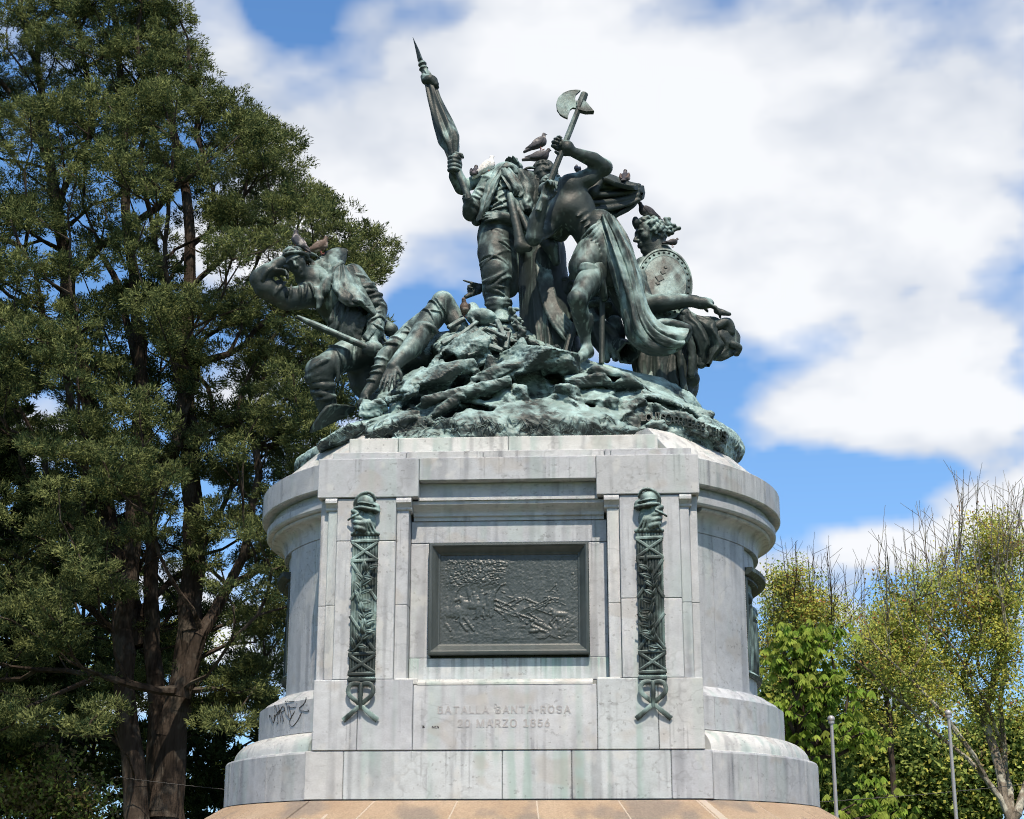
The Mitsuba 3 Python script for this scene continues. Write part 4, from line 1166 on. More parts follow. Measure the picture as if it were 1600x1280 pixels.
for a, rr in ((((1068, 490), (1088, 505), (1096, 535), (1096, 570)), 0.06), (((1072, 485), (1092, 498), (1112, 500), (1128, 508)), 0.05), (((1080, 500), (1105, 508), (1128, 512), (1140, 522)), 0.06), (((1120, 510), (1138, 505), (1142, 518)), 0.07), (((1062, 512), (1078, 535), (1082, 560), (1080, 585)), 0.065), (((1055, 530), (1062, 560), (1066, 590), (1070, 612)), 0.05), (((1145, 538), (1155, 545), (1150, 552)), 0.05)):
    bf.chain([J(px, py, 2.28 + 0.03 * i) for i, (px, py) in enumerate(a)], rr, 0.03, n=14)
part('skirt_fold', bf, 'bronze', parent=GF, amp=0.03, f=7)
# the shield: dished oval with a rim and studs
c0 = J(1037, 446, 2.62)
sx, sn = unit([1.0, 0.12, 0.0]), unit([0.10, -1.0, 0.28])
sx = unit(sx - sn * np.dot(sx, sn))
su = np.cross(sn, sx)
if su[2] < 0:
    su = -su
tl = math.radians(-8)
sx, su = sx * math.cos(tl) + su * math.sin(tl), su * math.cos(tl) - sx * math.sin(tl)
a_, b_ = 45 * PX, 70 * PX
prof = [(0.0, 0.10), (0.4, 0.095), (0.74, 0.07), (0.76, 0.075), (0.78, 0.068), (0.93, 0.035), (0.95, 0.05), (1.0, 0.045), (1.0, 0.0), (0.9, 0.0), (0.0, 0.05)]
tt = np.linspace(0, 2 * np.pi, 72, endpoint=False)
rings = [[c0 + s * (a_ * math.cos(q) * sx + b_ * math.sin(q) * su) + d * sn for q in tt] for s, d in [(max(s, 1e-3), d) for s, d in prof]]
SH = add('shield', loft(rings), 'mat_bronze_green', GF, label='oval studded shield', smooth=40)
for q in np.linspace(0, 2 * np.pi, 30, endpoint=False):
    m = trimesh.creation.icosphere(1, 0.021)
    m.apply_translation(c0 + 0.86 * (a_ * math.cos(q) * sx + b_ * math.sin(q) * su) + 0.055 * sn)
    add('stud', m, 'mat_bronze_dark', SH, smooth=True)
for px, py, w in ((1038, 424, 0.025), (1034, 432, 0.035), (1029, 441, 0.055), (1026, 449, 0.03)):
    q = J(px, py, 2.5)
    t = np.dot(c0 - CAM, sn) / np.dot(q - CAM, sn)
    m = bx(-w, w, -w, w, -0.02, 0.02)
    m.apply_transform(trimesh.transformations.rotation_matrix(0.6, [0, 0, 1]))
    m.vertices = CAM + (q - CAM) * t + 0.09 * sn + m.vertices @ np.stack([sx, su, sn])
    add('stud', m, 'mat_bronze_dark', SH)

# --- the soldier at the left, stepping down with one arm over his head
S_ = field([J(392, 430, 1.7), J(600, 553, 2.6), J(490, 675, 2.4), J(575, 640, 3.2), J(455, 380, 2.6)], 0.4)
hS = J(463, 412, 2.40)
head(S_, hS, (-0.02, -0.93, -0.30), (-0.47, -0.2, 0.86), 0.49, hair=70, seed=25)
S_.chain([J(443, 403, 2.34), J(452, 395, 2.19), J(468, 394, 2.22), J(482, 402, 2.38)], 0.026, 0.012, n=9)   # the band round the hair
S_.chain([J(478, 398, 2.5), J(490, 398, 2.6), J(500, 404, 2.66)], [0.03, 0.028, 0.012], 0.02, n=7)
S_.chain([J(480, 404, 2.52), J(489, 410, 2.6), J(496, 418, 2.62)], [0.028, 0.025, 0.012], 0.02, n=7)
S_.chain([J(474, 432, 2.50), J(488, 442, 2.6)], [0.14, 0.17], 0.06)
S_.chain([J(492, 440, 2.65), J(520, 462, 2.75), J(548, 500, 2.85), J(565, 532, 2.9)], [0.26, 0.36, 0.35, 0.33], 0.12)
S_.chain([J(505, 440, 2.7), J(545, 440, 2.8), J(574, 462, 2.75)], [0.17, 0.19, 0.18], 0.08)
# right sleeve down to the sword hand
S_.chain([J(552, 430, 2.72), J(590, 482, 2.62), J(585, 520, 2.42)], [0.19, 0.165, 0.14], 0.07)
wrinkles(S_, J(556, 436, 2.72), J(590, 482, 2.62), 0.18, 0.165, 6, 0.035, 31)
wrinkles(S_, J(590, 485, 2.62), J(585, 518, 2.42), 0.16, 0.14, 5, 0.028, 32)
S_.chain([J(585, 522, 2.42), J(582, 538, 2.32)], [0.075, 0.065], 0.03)
hand(S_, J(585, 532, 2.34), np.array([-0.03, -0.14, -0.25]), np.array([-0.15, 0.9, -0.3]), 0.32, (0.8, 1.2, 0.8), 1)
S_.ell(J(582, 545, 2.24), (0.16, 0.10, 0.12), None, 0.03)
# left arm over the brow: upper arm, elbow at the far left, fist at the forehead
S_.chain([J(488, 462, 2.55), J(448, 468, 2.30), J(418, 452, 2.15)], [0.2, 0.185, 0.17], 0.08)
S_.chain([J(413, 448, 2.15), J(406, 436, 2.12), J(418, 424, 2.06)], [0.175, 0.17, 0.13], 0.06)
wrinkles(S_, J(488, 464, 2.5), J(418, 455, 2.15), 0.19, 0.17, 6, 0.03, 33)
S_.chain([J(411, 437, 1.98), J(417, 424, 1.94), J(428, 418, 1.98)], 0.035, 0.02, n=7)
S_.chain([J(418, 426, 2.05), J(430, 414, 2.04), J(440, 408, 2.1)], [0.09, 0.085, 0.07], 0.04)
hand(S_, J(424, 424, 2.02), np.array([0.26, -0.02, -0.02]), np.array([0.1, -0.3, -1.0]), 0.36, (0.35, 0.7, 0.5), 1)
# legs: bent front leg in a wrinkled boot, dark hind leg
kS, aS = J(498, 580, 2.25), J(513, 642, 2.45)
S_.chain([J(575, 540, 2.85), J(540, 556, 2.55), kS], [0.30, 0.255, 0.20], 0.10)
S_.chain([kS, J(504, 608, 2.36), aS], [0.205, 0.20, 0.15], 0.07)
wrinkles(S_, J(495, 572, 2.25), J(508, 625, 2.42), 0.205, 0.185, 9, 0.042, 34, tilt=0.4, span=1.3, k=0.02)
S_.chain([J(519, 560, 2.25), J(528, 578, 2.25), J(527, 596, 2.3)], 0.032, 0.02, n=8)
wrinkles(S_, J(560, 552, 2.75), J(520, 566, 2.4), 0.26, 0.23, 4, 0.02, 35)
S_.chain([J(580, 560, 3.0), J(578, 600, 3.0), J(585, 645, 2.9)], [0.28, 0.22, 0.18], 0.1)
S_.chain([J(560, 560, 2.9), J(566, 600, 2.95)], [0.24, 0.2], 0.1)
# belt bag at the hip
S_.chain([J(601, 508, 2.85), J(611, 516, 2.7)], [0.09, 0.11], 0.03)
S_.chain([J(596, 500, 2.6), J(598, 520, 2.5), J(604, 534, 2.48), J(612, 536, 2.5)], 0.026, 0.02, n=8)
SF, _ = part('figure', S_, 'bronze', 'soldier at the left shielding his brow with one arm', seed=9)
jk = field([J(470, 560, 3.2), J(610, 380, 2.0)], 0.4, 0.0155)
# collar standing off the neck, lapel, the jagged hem at the cuff
jk.chain([J(520, 432, 2.5), J(524, 420, 2.52), J(533, 412, 2.6)], [0.05, 0.055, 0.05], 0.03)
jk.chain([J(500, 430, 2.5), J(512, 440, 2.44), J(505, 455, 2.4), J(494, 465, 2.34)], [0.07, 0.10, 0.09, 0.04], 0.04)
jk.chain([J(493, 452, 2.38), J(500, 468, 2.34), J(497, 482, 2.34)], [0.05, 0.06, 0.03], 0.03)
for i in range(9):
    q = i / 8
    jk.cap(J(592 - 20 * q, 502 + 24 * q, 2.36 - 0.04 * q), J(595 - 20 * q, 506 + 24 * q, 2.33 - 0.04 * q), 0.036, 0.022, 0.012)
jk.chain([J(592, 500, 2.42), J(582, 515, 2.34), J(571, 527, 2.36)], [0.05, 0.06, 0.05], 0.03)
part('jacket', jk, 'bronze', 'jacket with turned back lapel and notched cuff', parent=SF, amp=0.012, f=9)
flap = cloth([[J(488, 414, 2.66), J(505, 398, 2.74), J(522, 389, 2.84), J(542, 390, 2.92)],
              [J(502, 424, 2.60), J(515, 410, 2.62), J(527, 403, 2.68), J(540, 404, 2.84)],
              [J(516, 432, 2.50), J(522, 424, 2.50), J(528, 418, 2.54), J(534, 418, 2.70)]], 0.045, 0.02, 2, 31, 40, 30)
part('collar', flap, 'bronze', 'collar flap standing off the neck', parent=SF, amp=0.006)
lap = cloth([[J(521, 428, 2.50), J(533, 416, 2.48), J(552, 420, 2.62)], [J(519, 448, 2.36), J(540, 444, 2.34), J(568, 452, 2.5)], [J(528, 466, 2.28), J(552, 464, 2.26), J(582, 478, 2.42)], [J(546, 478, 2.28), J(562, 474, 2.24), J(585, 496, 2.4)]], 0.045, 0.035, 2.4, 61, 60, 50)
part('lapel', lap, 'bronze', parent=SF, amp=0.008, f=8)
skirtj = cloth([[J(540, 455, 2.55), J(556, 480, 2.45), J(575, 500, 2.5)], [J(520, 490, 2.5), J(540, 505, 2.42), J(566, 520, 2.48)], [J(512, 520, 2.55), J(536, 530, 2.48), J(566, 540, 2.55)]], 0.05, 0.035, 3, 36, 60, 50)
part('jacket_skirt', skirtj, 'bronze_dark', parent=SF, amp=0.01)
add('sword_scabbard', tube([J(464, 495, 2.12), J(492, 508, 2.13), J(530, 524, 2.16), J(575, 543, 2.2)], [0.030, 0.055, 0.05, 0.05], 10), 'mat_bronze_green', SF, smooth=True)
add('sword_grip', tube([J(575, 543, 2.2), J(588, 549, 2.21), J(603, 556, 2.24)], [0.055, 0.05, 0.04], 8), 'mat_bronze', SF, smooth=True)
# the broad sole of the front boot over the edge of the rock
so = np.array([(486, 677), (494, 664), (504, 649), (513, 638), (524, 634), (540, 635), (557, 637), (548, 646), (534, 655), (515, 664), (499, 672)], float)
ln_ = unit(np.array([557 - 486, 637 - 677.0]))
sp_ = [J(px, py, 2.62 - 0.014 * abs((px - 486) * ln_[1] - (py - 677) * ln_[0]) - 0.004 * (557 - px)) for px, py in so]
nr_ = unit(np.cross(sp_[3] - sp_[0], sp_[6] - sp_[0]))
nr_ = nr_ if nr_[2] > 0 else -nr_
sole = loft([[p - nr_ * 0.0 for p in sp_], [p + nr_ * 0.05 for p in sp_], [p + nr_ * 0.09 + (np.mean(sp_, 0) - p) * 0.12 for p in sp_]])
part('boot_sole', sole, 'bronze_dark', 'broad boot sole tipped over the rock edge', parent=SF, amp=0)

# --- the fallen man whose arm hangs down over the rocks
D_ = field([J(692, 465, 2.1), J(600, 625, 1.3), J(565, 625, 2.0), J(725, 520, 2.0)], 0.35)
D_.chain([J(691, 474, 2.15), J(676, 496, 2.0), J(664, 512, 1.88)], [0.165, 0.20, 0.19], 0.06)
D_.ell(J(691, 472, 2.12), (0.15, 0.16, 0.15), None, 0.06)
D_.chain([J(692, 470, 2.2), J(706, 492, 2.2), J(722, 520, 2.1)], [0.15, 0.165, 0.15], 0.08)
D_.chain([J(668, 495, 2.3), J(645, 515, 2.4), J(622, 540, 2.4)], [0.14, 0.16, 0.17], 0.08)
D_.chain([J(681, 518, 1.72), J(672, 509, 1.68), J(660, 508, 1.70), J(650, 514, 1.78)], 0.04, 0.02, n=8)       # rolled sleeve
D_.chain([J(663, 515, 1.85), J(645, 542, 1.66), J(628, 558, 1.5), J(614, 573, 1.40)], [0.17, 0.165, 0.125, 0.095], 0.06)
D_.ell(J(655, 530, 1.72), (0.12, 0.13, 0.17), None, 0.08)
hand(D_, J(614, 572, 1.40), J(604, 602, 1.22) - J(614, 572, 1.40), np.array([0.2, 0.9, 0.1]), 0.48, splay=((0.1, 0.15, 0.1), (0.05, 0.2, 0.1), (0.1, 0.15, 0.2), (0.2, 0.2, 0.2)), thumb=1)
D_.chain([J(632, 532, 2.2), J(616, 545, 2.05), J(606, 552, 1.95)], [0.16, 0.17, 0.12], 0.05)
wrinkles(D_, J(640, 526, 2.25), J(612, 548, 2.0), 0.16, 0.15, 4, 0.026, 44)
D_.chain([J(600, 560, 1.95), J(592, 585, 1.9), J(580, 605, 1.85), J(570, 618, 1.8)], [0.13, 0.115, 0.09, 0.07], 0.05)
wrinkles(D_, J(600, 560, 1.95), J(582, 603, 1.85), 0.125, 0.10, 4, 0.022, 45)
hand(D_, J(572, 616, 1.8), np.array([-0.12, -0.08, -0.20]), np.array([0.5, 0.6, -0.2]), 0.28, (0.3, 0.5, 0.4), 1)
wrinkles(D_, J(690, 476, 2.1), J(668, 508, 1.9), 0.18, 0.19, 4, 0.02, 46)
DF, _ = part('figure', D_, 'bronze', 'fallen man lying on the rocks with one arm hanging down', seed=10)

# --- weapons, a sack and rubble strewn on the rocks at the flag bearer's feet
K_ = field([J(722, 520, 2.6), J(830, 470, 1.4)], 0.35, 0.015)
K_.ell(J(752, 496, 1.95), (0.24, 0.18, 0.14), None, 0.05)
K_.ell(J(738, 487, 2.0), (0.11, 0.13, 0.15), None, 0.05)
K_.chain([J(727, 482, 1.98), J(736, 494, 1.86), J(742, 506, 1.8)], 0.026, 0.02)
part('sack', K_, 'bronze_rock', 'tied sack lying at the feet of the flag bearer', amp=0.03, f=8)


def bar(x0, y0, x1, y1, d0, d1, w, h):
    a, b = J(x0, y0, d0), J(x1, y1, d1)
    t = unit(b - a)
    s = unit(np.cross(t, [0, -1.0, 0.35]))
    u = np.cross(s, t)
    m = bx(-w / 2, w / 2, -h / 2, h / 2, 0, np.linalg.norm(b - a), 0.012)
    m.vertices = a + m.vertices @ np.stack([s, u, t])
    if m.volume < 0:
        m.invert()
    return m


for i, (a, w, h) in enumerate((((712, 530, 746, 502, 1.62, 1.75), 0.08, 0.07), ((718, 538, 762, 512, 1.5, 1.6), 0.05, 0.06), ((742, 520, 772, 532, 1.5, 1.45), 0.05, 0.06), ((756, 512, 790, 528, 1.62, 1.5), 0.07, 0.08), ((764, 506, 796, 516, 1.7, 1.62), 0.05, 0.05), ((745, 534, 786, 548, 1.42, 1.36), 0.09, 0.07), ((700, 512, 726, 498, 1.8, 1.9), 0.08, 0.07), ((776, 500, 790, 530, 1.72, 1.5), 0.09, 0.08), ((730, 556, 768, 540, 1.36, 1.42), 0.07, 0.07), ((795, 520, 790, 545, 1.6, 1.5), 0.08, 0.07), ((690, 538, 716, 524, 1.7, 1.75), 0.1, 0.08))):
    add('broken_bar', rough(bar(*a, w * 0.8, h * 0.85).subdivide().subdivide().subdivide(), 0.035, 7, i), 'mat_bronze', SC, smooth=40)
ch = field([J(790, 545, 2.4), J(826, 480, 1.6)], 0.3, 0.014)
gg = np.random.default_rng(5)
for i in range(34):
    q = gg.uniform(0, 1)
    p = J(800 + 16 * q + gg.normal(0, 4), 488 + 50 * q + gg.normal(0, 4), 1.92 - 0.15 * q + gg.normal(0, 0.05))
    d = unit(gg.normal(size=3)) * 0.05
    ch.cap(p - d, p + d, 0.035, 0.03, 0.012)
part('rubble', ch, 'bronze_green', 'heap of small bronze rubble beside the robe', amp=0.01, f=14)

# ------------------------------------------------------------------ bronze fittings of the pedestal


def rect_ring(x0, x1, z0, z1, prof):
    """A moulded frame round a rectangle on the front: prof is a list of (inset, y)."""
    rings = []
    for s, y in prof:
        rings.append([[x0 + s, y, z0 + s], [x1 - s, y, z0 + s], [x1 - s, y, z1 - s], [x0 + s, y, z1 - s]])
    m = loft(np.array(rings + rings[:1]), caps=False)
    trimesh.repair.fix_normals(m)
    return m


RP = P + '__relief_panel'
nx, nz = 230, 160
gx, gz = np.meshgrid(np.linspace(0, 1, nx), np.linspace(0, 1, nz))
q = np.stack([gx * 14, gz * 10, gx * 0], -1)
fol = meshkit.fbm(q * 1.7 + 3, 4, 2)
hgt = 0.012 * (meshkit.fbm(q * 0.5, 3, 6) - 0.5) + 0.006 * (meshkit.fbm(q * 3, 2, 8) - 0.5)


def ss(a, b, x):
    t = np.clip((x - a) / (b - a), 0, 1)
    return t * t * (3 - 2 * t)


edge = gx + 0.12 * (meshkit.fbm(q * 0.45 + 20, 3, 4) - 0.5)
treem = ss(0.52, 0.40, edge) * ss(0.60, 0.72, gz + 0.10 * (meshkit.fbm(q * 0.6 + 9, 2, 3) - 0.5)) + 0.8 * ss(0.92, 0.97, gx) * ss(0.5, 0.56, gz) * ss(0.86, 0.78, gz)
hgt += treem * (0.034 * np.abs(np.sin(13 * fol)) + 0.02)
hgt += 0.018 * np.abs(meshkit.fbm(q * np.array([0.6, 2.6, 1]) + 30, 3, 5) - 0.5) * ss(0.30, 0.12, gz) * 2
hgt += 0.022 * np.exp(-((gz - (0.26 + 0.14 * np.sin(gx * 5.0 - 1.8))) / 0.035) ** 2) * ss(0.38, 0.5, gx) + 0.014 * np.exp(-((gz - 0.17 + 0.16 * (gx - 0.8)) / 0.018) ** 2) * ss(0.5, 0.6, gx)


def stroke(pts, r, hh):
    """A rounded limb modelled in low relief along the points."""
    global hgt
    asp = 2.05 / 1.43
    best = np.full(gx.shape, 9.0)
    for (ax_, az_), (bx_, bz_) in zip(pts[:-1], pts[1:]):
        wx, wz = (bx_ - ax_) * asp, bz_ - az_
        t = np.clip(((gx - ax_) * asp * wx + (gz - az_) * wz) / (wx * wx + wz * wz + 1e-9), 0, 1)
        best = np.minimum(best, np.hypot((gx - ax_) * asp - t * wx, gz - az_ - t * wz))
    hgt = np.maximum(hgt, np.where(best < r, hh * np.sqrt(np.maximum(1 - (best / r) ** 2, 0)), -9))


def horse(x, z, s, flip=1):
    f = lambda a, b: (x + a * s * flip, z + b * s)
    stroke([f(-0.08, 0.0), f(0.06, 0.015)], 0.055 * s / 0.9, 0.04)
    stroke([f(0.06, 0.02), f(0.105, 0.10)], 0.032 * s, 0.036)
    stroke([f(0.105, 0.10), f(0.15, 0.07)], 0.022 * s, 0.034)
    for a, b, c in ((-0.09, -0.12, -0.10), (-0.06, -0.02, -0.06), (0.05, 0.09, 0.05), (0.06, 0.14, 0.10)):
        stroke([f(a, -0.02), f(c, -0.10), f(b, -0.18)], 0.015 * s, 0.03)
    stroke([f(-0.115, 0.02), f(-0.14, -0.08)], 0.014 * s, 0.02)


def man(x, z, s, lean=0.0, arm=0.1):
    f = lambda a, b: (x + a * s + lean * b, z + b * s)
    stroke([f(0, 0.20), f(0, 0.205)], 0.025 * s, 0.036)
    stroke([f(0, 0.16), f(0, 0.06)], 0.030 * s, 0.036)
    stroke([f(0, 0.05), f(-0.02, -0.10)], 0.017 * s, 0.028)
    stroke([f(0.01, 0.05), f(0.035, -0.10)], 0.017 * s, 0.028)
    stroke([f(0, 0.15), f(0.035, 0.13 + arm), f(0.07, 0.15 + arm)], 0.012 * s, 0.03)


horse(0.10, 0.36, 1.05)
man(0.085, 0.44, 0.9, 0.15, 0.1)
horse(0.23, 0.44, 0.8, -1)
man(0.22, 0.50, 0.8, -0.1, 0.1)
for i, x in enumerate((0.275, 0.31, 0.345, 0.365)):
    man(x, 0.40 + 0.02 * (i % 2), 0.85, 0.1 * (i - 1.5), 0.05 * i)
gs = np.random.default_rng(77)
for i in range(16):
    x = gs.uniform(0.78, 0.95)
    man(x, 0.12 + 0.5 * (x - 0.78) + gs.uniform(-0.03, 0.05), 0.55, gs.uniform(-0.9, 0.9), gs.uniform(-0.1, 0.12))
for i in range(22):
    man(gs.uniform(0.44, 0.76), gs.uniform(0.28, 0.46), 0.30, gs.uniform(-0.6, 0.6), 0.05)
horse(0.86, 0.33, 0.5, -1)
stroke([(0.655, 0.155), (0.70, 0.16)], 0.022, 0.05)
stroke([(0.80, 0.60), (0.84, 0.66), (0.85, 0.60)], 0.006, 0.02)
for i in range(90):
    x, z = gs.uniform(0.04, 0.97), gs.uniform(0.05, 0.60)
    stroke([(x, z), (x + gs.uniform(-0.05, 0.05), z + gs.uniform(-0.03, 0.03))], gs.uniform(0.004, 0.009), gs.uniform(0.008, 0.02))
hgt *= np.minimum(1, 12 * np.minimum(np.minimum(gx, 1 - gx), np.minimum(gz, 1 - gz)))
px0, px1, pz0, pz1 = FX0 + 0.14, FX1 - 0.14, FZ0 + 0.12, FZ1 - 0.14
v = np.stack([px0 + (px1 - px0) * gx, 0.295 - hgt * 0.40 - 0.009 * meshkit.fbm(q * 5.5, 3, 14), pz0 + (pz1 - pz0) * gz], -1).reshape(-1, 3)
ii, jj = np.meshgrid(np.arange(nz - 1), np.arange(nx - 1), indexing='ij')
a = ii * nx + jj
qd = np.stack([a, a + 1, a + nx + 1, a + nx], -1).reshape(-1, 4)
relief = trimesh.Trimesh(v, np.vstack([qd[:, [0, 1, 2]], qd[:, [0, 2, 3]]]), process=False)


def panel_fn(p, n, uv):
    b = fbm(p.x * 9, p.y * 9, p.z * 9, 3)
    s = smoothstep(0.45, 0.8, noise(p.x * 22, 3, p.z * 1.5) * 0.6 + fbm(p.x * 3, 7, p.z * 2.4, 3) * 0.5)
    c = mix((0.026, 0.037, 0.039), (0.056, 0.072, 0.074), b)
    c = mix(c, (0.052, 0.062, 0.062), smoothstep(0.52, 0.7, fbm(p.x * 2.2, 1, p.z * 1.1, 3)) * 0.8)
    return mix(c, (0.13, 0.15, 0.155), s * 0.12)


scene['mat_panel'] = {'type': 'principled', 'base_color': proc(panel_fn), 'roughness': 0.42, 'specular': 0.5}
note(RP, 'bronze battle relief in a heavy moulded bronze frame')
add('relief', L(relief), 'mat_panel', RP, smooth=True)
add('frame', L(rect_ring(FX0, FX1, FZ0, FZ1, [(0.0, 0.36), (0.0, 0.185), (0.012, 0.170), (0.035, 0.165), (0.05, 0.175), (0.06, 0.195), (0.085, 0.215), (0.12, 0.265), (0.135, 0.27), (0.145, 0.28), (0.145, 0.36)])), 'mat_panel', RP, smooth=25)


# fasces with helmet, laurel and ribbon on each pilaster
def trophy(cx, flip):
    TK = key_for(P + '__trophy')
    note(TK, 'bronze fasces with laurel, helmet and ribbon bow on the ' + ('left' if cx < 0 else 'right') + ' pilaster')
    zb, zt, hw = 3.93, 5.80, 0.165
    add('backing', L(bx(cx - hw, cx + hw, -0.03, 0.002, zb, zt)), 'mat_bronze_grey', TK)
    rods = []
    for i in range(9):
        x = cx - hw + 0.02 + i * (2 * hw - 0.04) / 8
        rods.append(tube([[x, -0.032, zb - 0.02], [x, -0.032, zt + 0.012 * (i % 2)]], 0.0205, 8))
    add('rod_bundle', L(cat_meshes(rods)), 'mat_bronze_grey', TK, kind='stuff', smooth=40)
    strap = lambda x0, z0, x1, z1, w=0.022: tube([[cx + x0, -0.058, z0], [cx + (x0 + x1) / 2, -0.064, (z0 + z1) / 2], [cx + x1, -0.058, z1]], w, 6, flat=0.4, ref=[0, 1.0, 0.01])
    for z in (5.70, 5.45, 4.27, 4.02):
        add('strap', L(strap(-hw - 0.01, z, hw + 0.01, z + 0.01)), 'mat_bronze_grey', TK, smooth=30)
    for z0, z1 in ((5.46, 5.69), (4.04, 4.26), (4.95, 5.43), (4.30, 4.75)):
        add('strap', L(strap(-hw, z0, hw, z1)), 'mat_bronze_grey', TK, smooth=30)
        add('strap', L(strap(-hw, z1, hw, z0)), 'mat_bronze_grey', TK, smooth=30)
    add('foot_band', L(bx(cx - hw - 0.012, cx + hw + 0.012, -0.062, 0.0, zb - 0.005, zb + 0.055, 0.015)), 'mat_bronze_grey', TK)
    g = np.random.default_rng(60 + flip)
    stem = [[cx - 0.12 * flip, -0.07, 4.30], [cx + 0.03 * flip, -0.085, 4.62], [cx - 0.03 * flip, -0.085, 4.98], [cx + 0.08 * flip, -0.085, 5.38]]
    add('laurel_stem', L(tube(stem, [0.016, 0.014, 0.012, 0.008], 6, smooth_n=20)), 'mat_bronze_grey', TK, smooth=True)
    cs = CubicSpline(np.linspace(0, 1, 4), np.array(stem))
    for i in range(22):
        t = 0.03 + 0.95 * i / 21
        c = cs(t)
        s = (1 if i % 2 else -1)
        ang = s * g.uniform(0.5, 1.3) + 0.5 * flip
        d = np.array([math.sin(ang), -g.uniform(0.05, 0.3), math.cos(ang)])
        d = unit(d)
        l, w = g.uniform(0.13, 0.19), g.uniform(0.026, 0.036)
        n = unit(np.array([g.uniform(-0.4, 0.4), -1, g.uniform(-0.3, 0.5)]))
        sd = unit(np.cross(d, n))
        n = np.cross(sd, d)
        rr = []
        for u in np.linspace(0, 1, 7):
            ww = w * math.sin(math.pi * (0.06 + 0.93 * u) ** 0.8)
            m_ = c + d * l * u + n * (0.025 * math.sin(math.pi * u))
            rr.append([m_ - sd * ww, m_ - sd * ww * 0.4 + n * 0.004, m_ - n * 0.006, m_ + sd * ww * 0.4 + n * 0.004, m_ + sd * ww, m_ - n * 0.014])
        x_ = np.array(rr)
        x_[..., 0] = np.clip(x_[..., 0], cx - 0.185, cx + 0.185)
        add('leaf', L(loft(x_)), 'mat_bronze_grey', TK, smooth=40)
    # helmet with cloth under it
    f = flip
    H_ = Field((cx - 0.32, -0.26, 5.70), (cx + 0.32, 0.06, 6.46), 0.0095)
    H_.ell((cx + 0.0 * f, -0.03, 6.20), (0.125, 0.115, 0.125), None, 0.02)
    H_.chain([(cx - 0.14 * f, -0.04, 6.15), (cx - 0.06 * f, -0.09, 6.31), (cx + 0.05 * f, -0.11, 6.325), (cx + 0.12 * f, -0.08, 6.24)], 0.02, 0.02, n=14)
    H_.chain([(cx - 0.13 * f, -0.09, 6.13), (cx - 0.02 * f, -0.15, 6.12), (cx + 0.10 * f, -0.14, 6.10), (cx + 0.175 * f, -0.08, 6.09)], [0.022, 0.024, 0.024, 0.018], 0.025, n=14)
    H_.chain([(cx - 0.09 * f, -0.13, 6.19), (cx + 0.02 * f, -0.155, 6.18), (cx + 0.12 * f, -0.12, 6.16)], 0.012, 0.012, n=10)
    H_.ell((cx + 0.13 * f, -0.05, 6.13), (0.055, 0.06, 0.07), None, 0.03)
    for k in range(4):                            # neck guard of overlapping plates
        H_.chain([(cx + (-0.16 + 0.012 * k) * f, -0.04, 6.10 - 0.07 * k), (cx + (-0.12 + 0.014 * k) * f, -0.085, 6.08 - 0.07 * k), (cx + (-0.05 + 0.01 * k) * f, -0.07, 6.06 - 0.07 * k)], 0.036, 0.012, n=8)
    H_.chain([(cx - 0.225 * f, -0.05, 5.985), (cx - 0.15 * f, -0.11, 6.02), (cx - 0.06 * f, -0.125, 6.06)], 0.014, 0.01)
    H_.ell((cx + 0.02 * f, -0.01, 5.95), (0.115, 0.075, 0.16), None, 0.03)
    for k in range(6):                            # gathered cloth under the helmet
        H_.chain([(cx + (0.04 - 0.012 * k) * f, -0.075, 6.04), (cx + (0.07 - 0.03 * k) * f, -0.095, 5.94), (cx + (0.14 - 0.056 * k) * f, -0.07, 5.815)], [0.010, 0.018, 0.014], 0.01)
    H_.chain([(cx - 0.05 * f, -0.12, 6.062), (cx + 0.05 * f, -0.13, 6.055), (cx + 0.15 * f, -0.09, 6.045)], 0.028, 0.015, cut=True)
    H_.cap((cx - 0.16, -0.04, 5.80), (cx + 0.16, -0.04, 5.80), 0.03, 0.03, 0.02)
    hm = rough(H_.mesh(), 0.006, 20, 3)
    add('helmet', L(hm), 'mat_bronze_grey', TK, smooth=True)
    # ribbon bow
    for s in (-1, 1):
        loop = [[cx, -0.05, 3.62], [cx + s * 0.07, -0.075, 3.70], [cx + s * 0.155, -0.085, 3.80], [cx + s * 0.13, -0.075, 3.885], [cx + s * 0.04, -0.065, 3.90], [cx - s * 0.02, -0.06, 3.885]]
        add('ribbon', L(tube(loop, 0.029, 8, smooth_n=24, flat=0.30, ref=[0, 1.0, 0.02])), 'mat_bronze_grey', TK, smooth=40)
        tail = [[cx + s * 0.005, -0.055, 3.64], [cx + s * 0.07, -0.07, 3.575], [cx + s * 0.135, -0.06, 3.52], [cx + s * 0.215, -0.04, 3.455]]
        add('ribbon', L(tube(tail, [0.026, 0.029, 0.032, 0.034], 8, smooth_n=16, flat=0.30, ref=[0, 1.0, 0.02])), 'mat_bronze_grey', TK, smooth=40)
    add('ribbon_knot', L(tube([[cx, -0.07, 3.91], [cx, -0.085, 3.78], [cx, -0.075, 3.585]], [0.025, 0.034, 0.018], 8, smooth_n=10)), 'mat_bronze_grey', TK, smooth=True)


trophy(-1.815, 1)
trophy(1.80, -1)

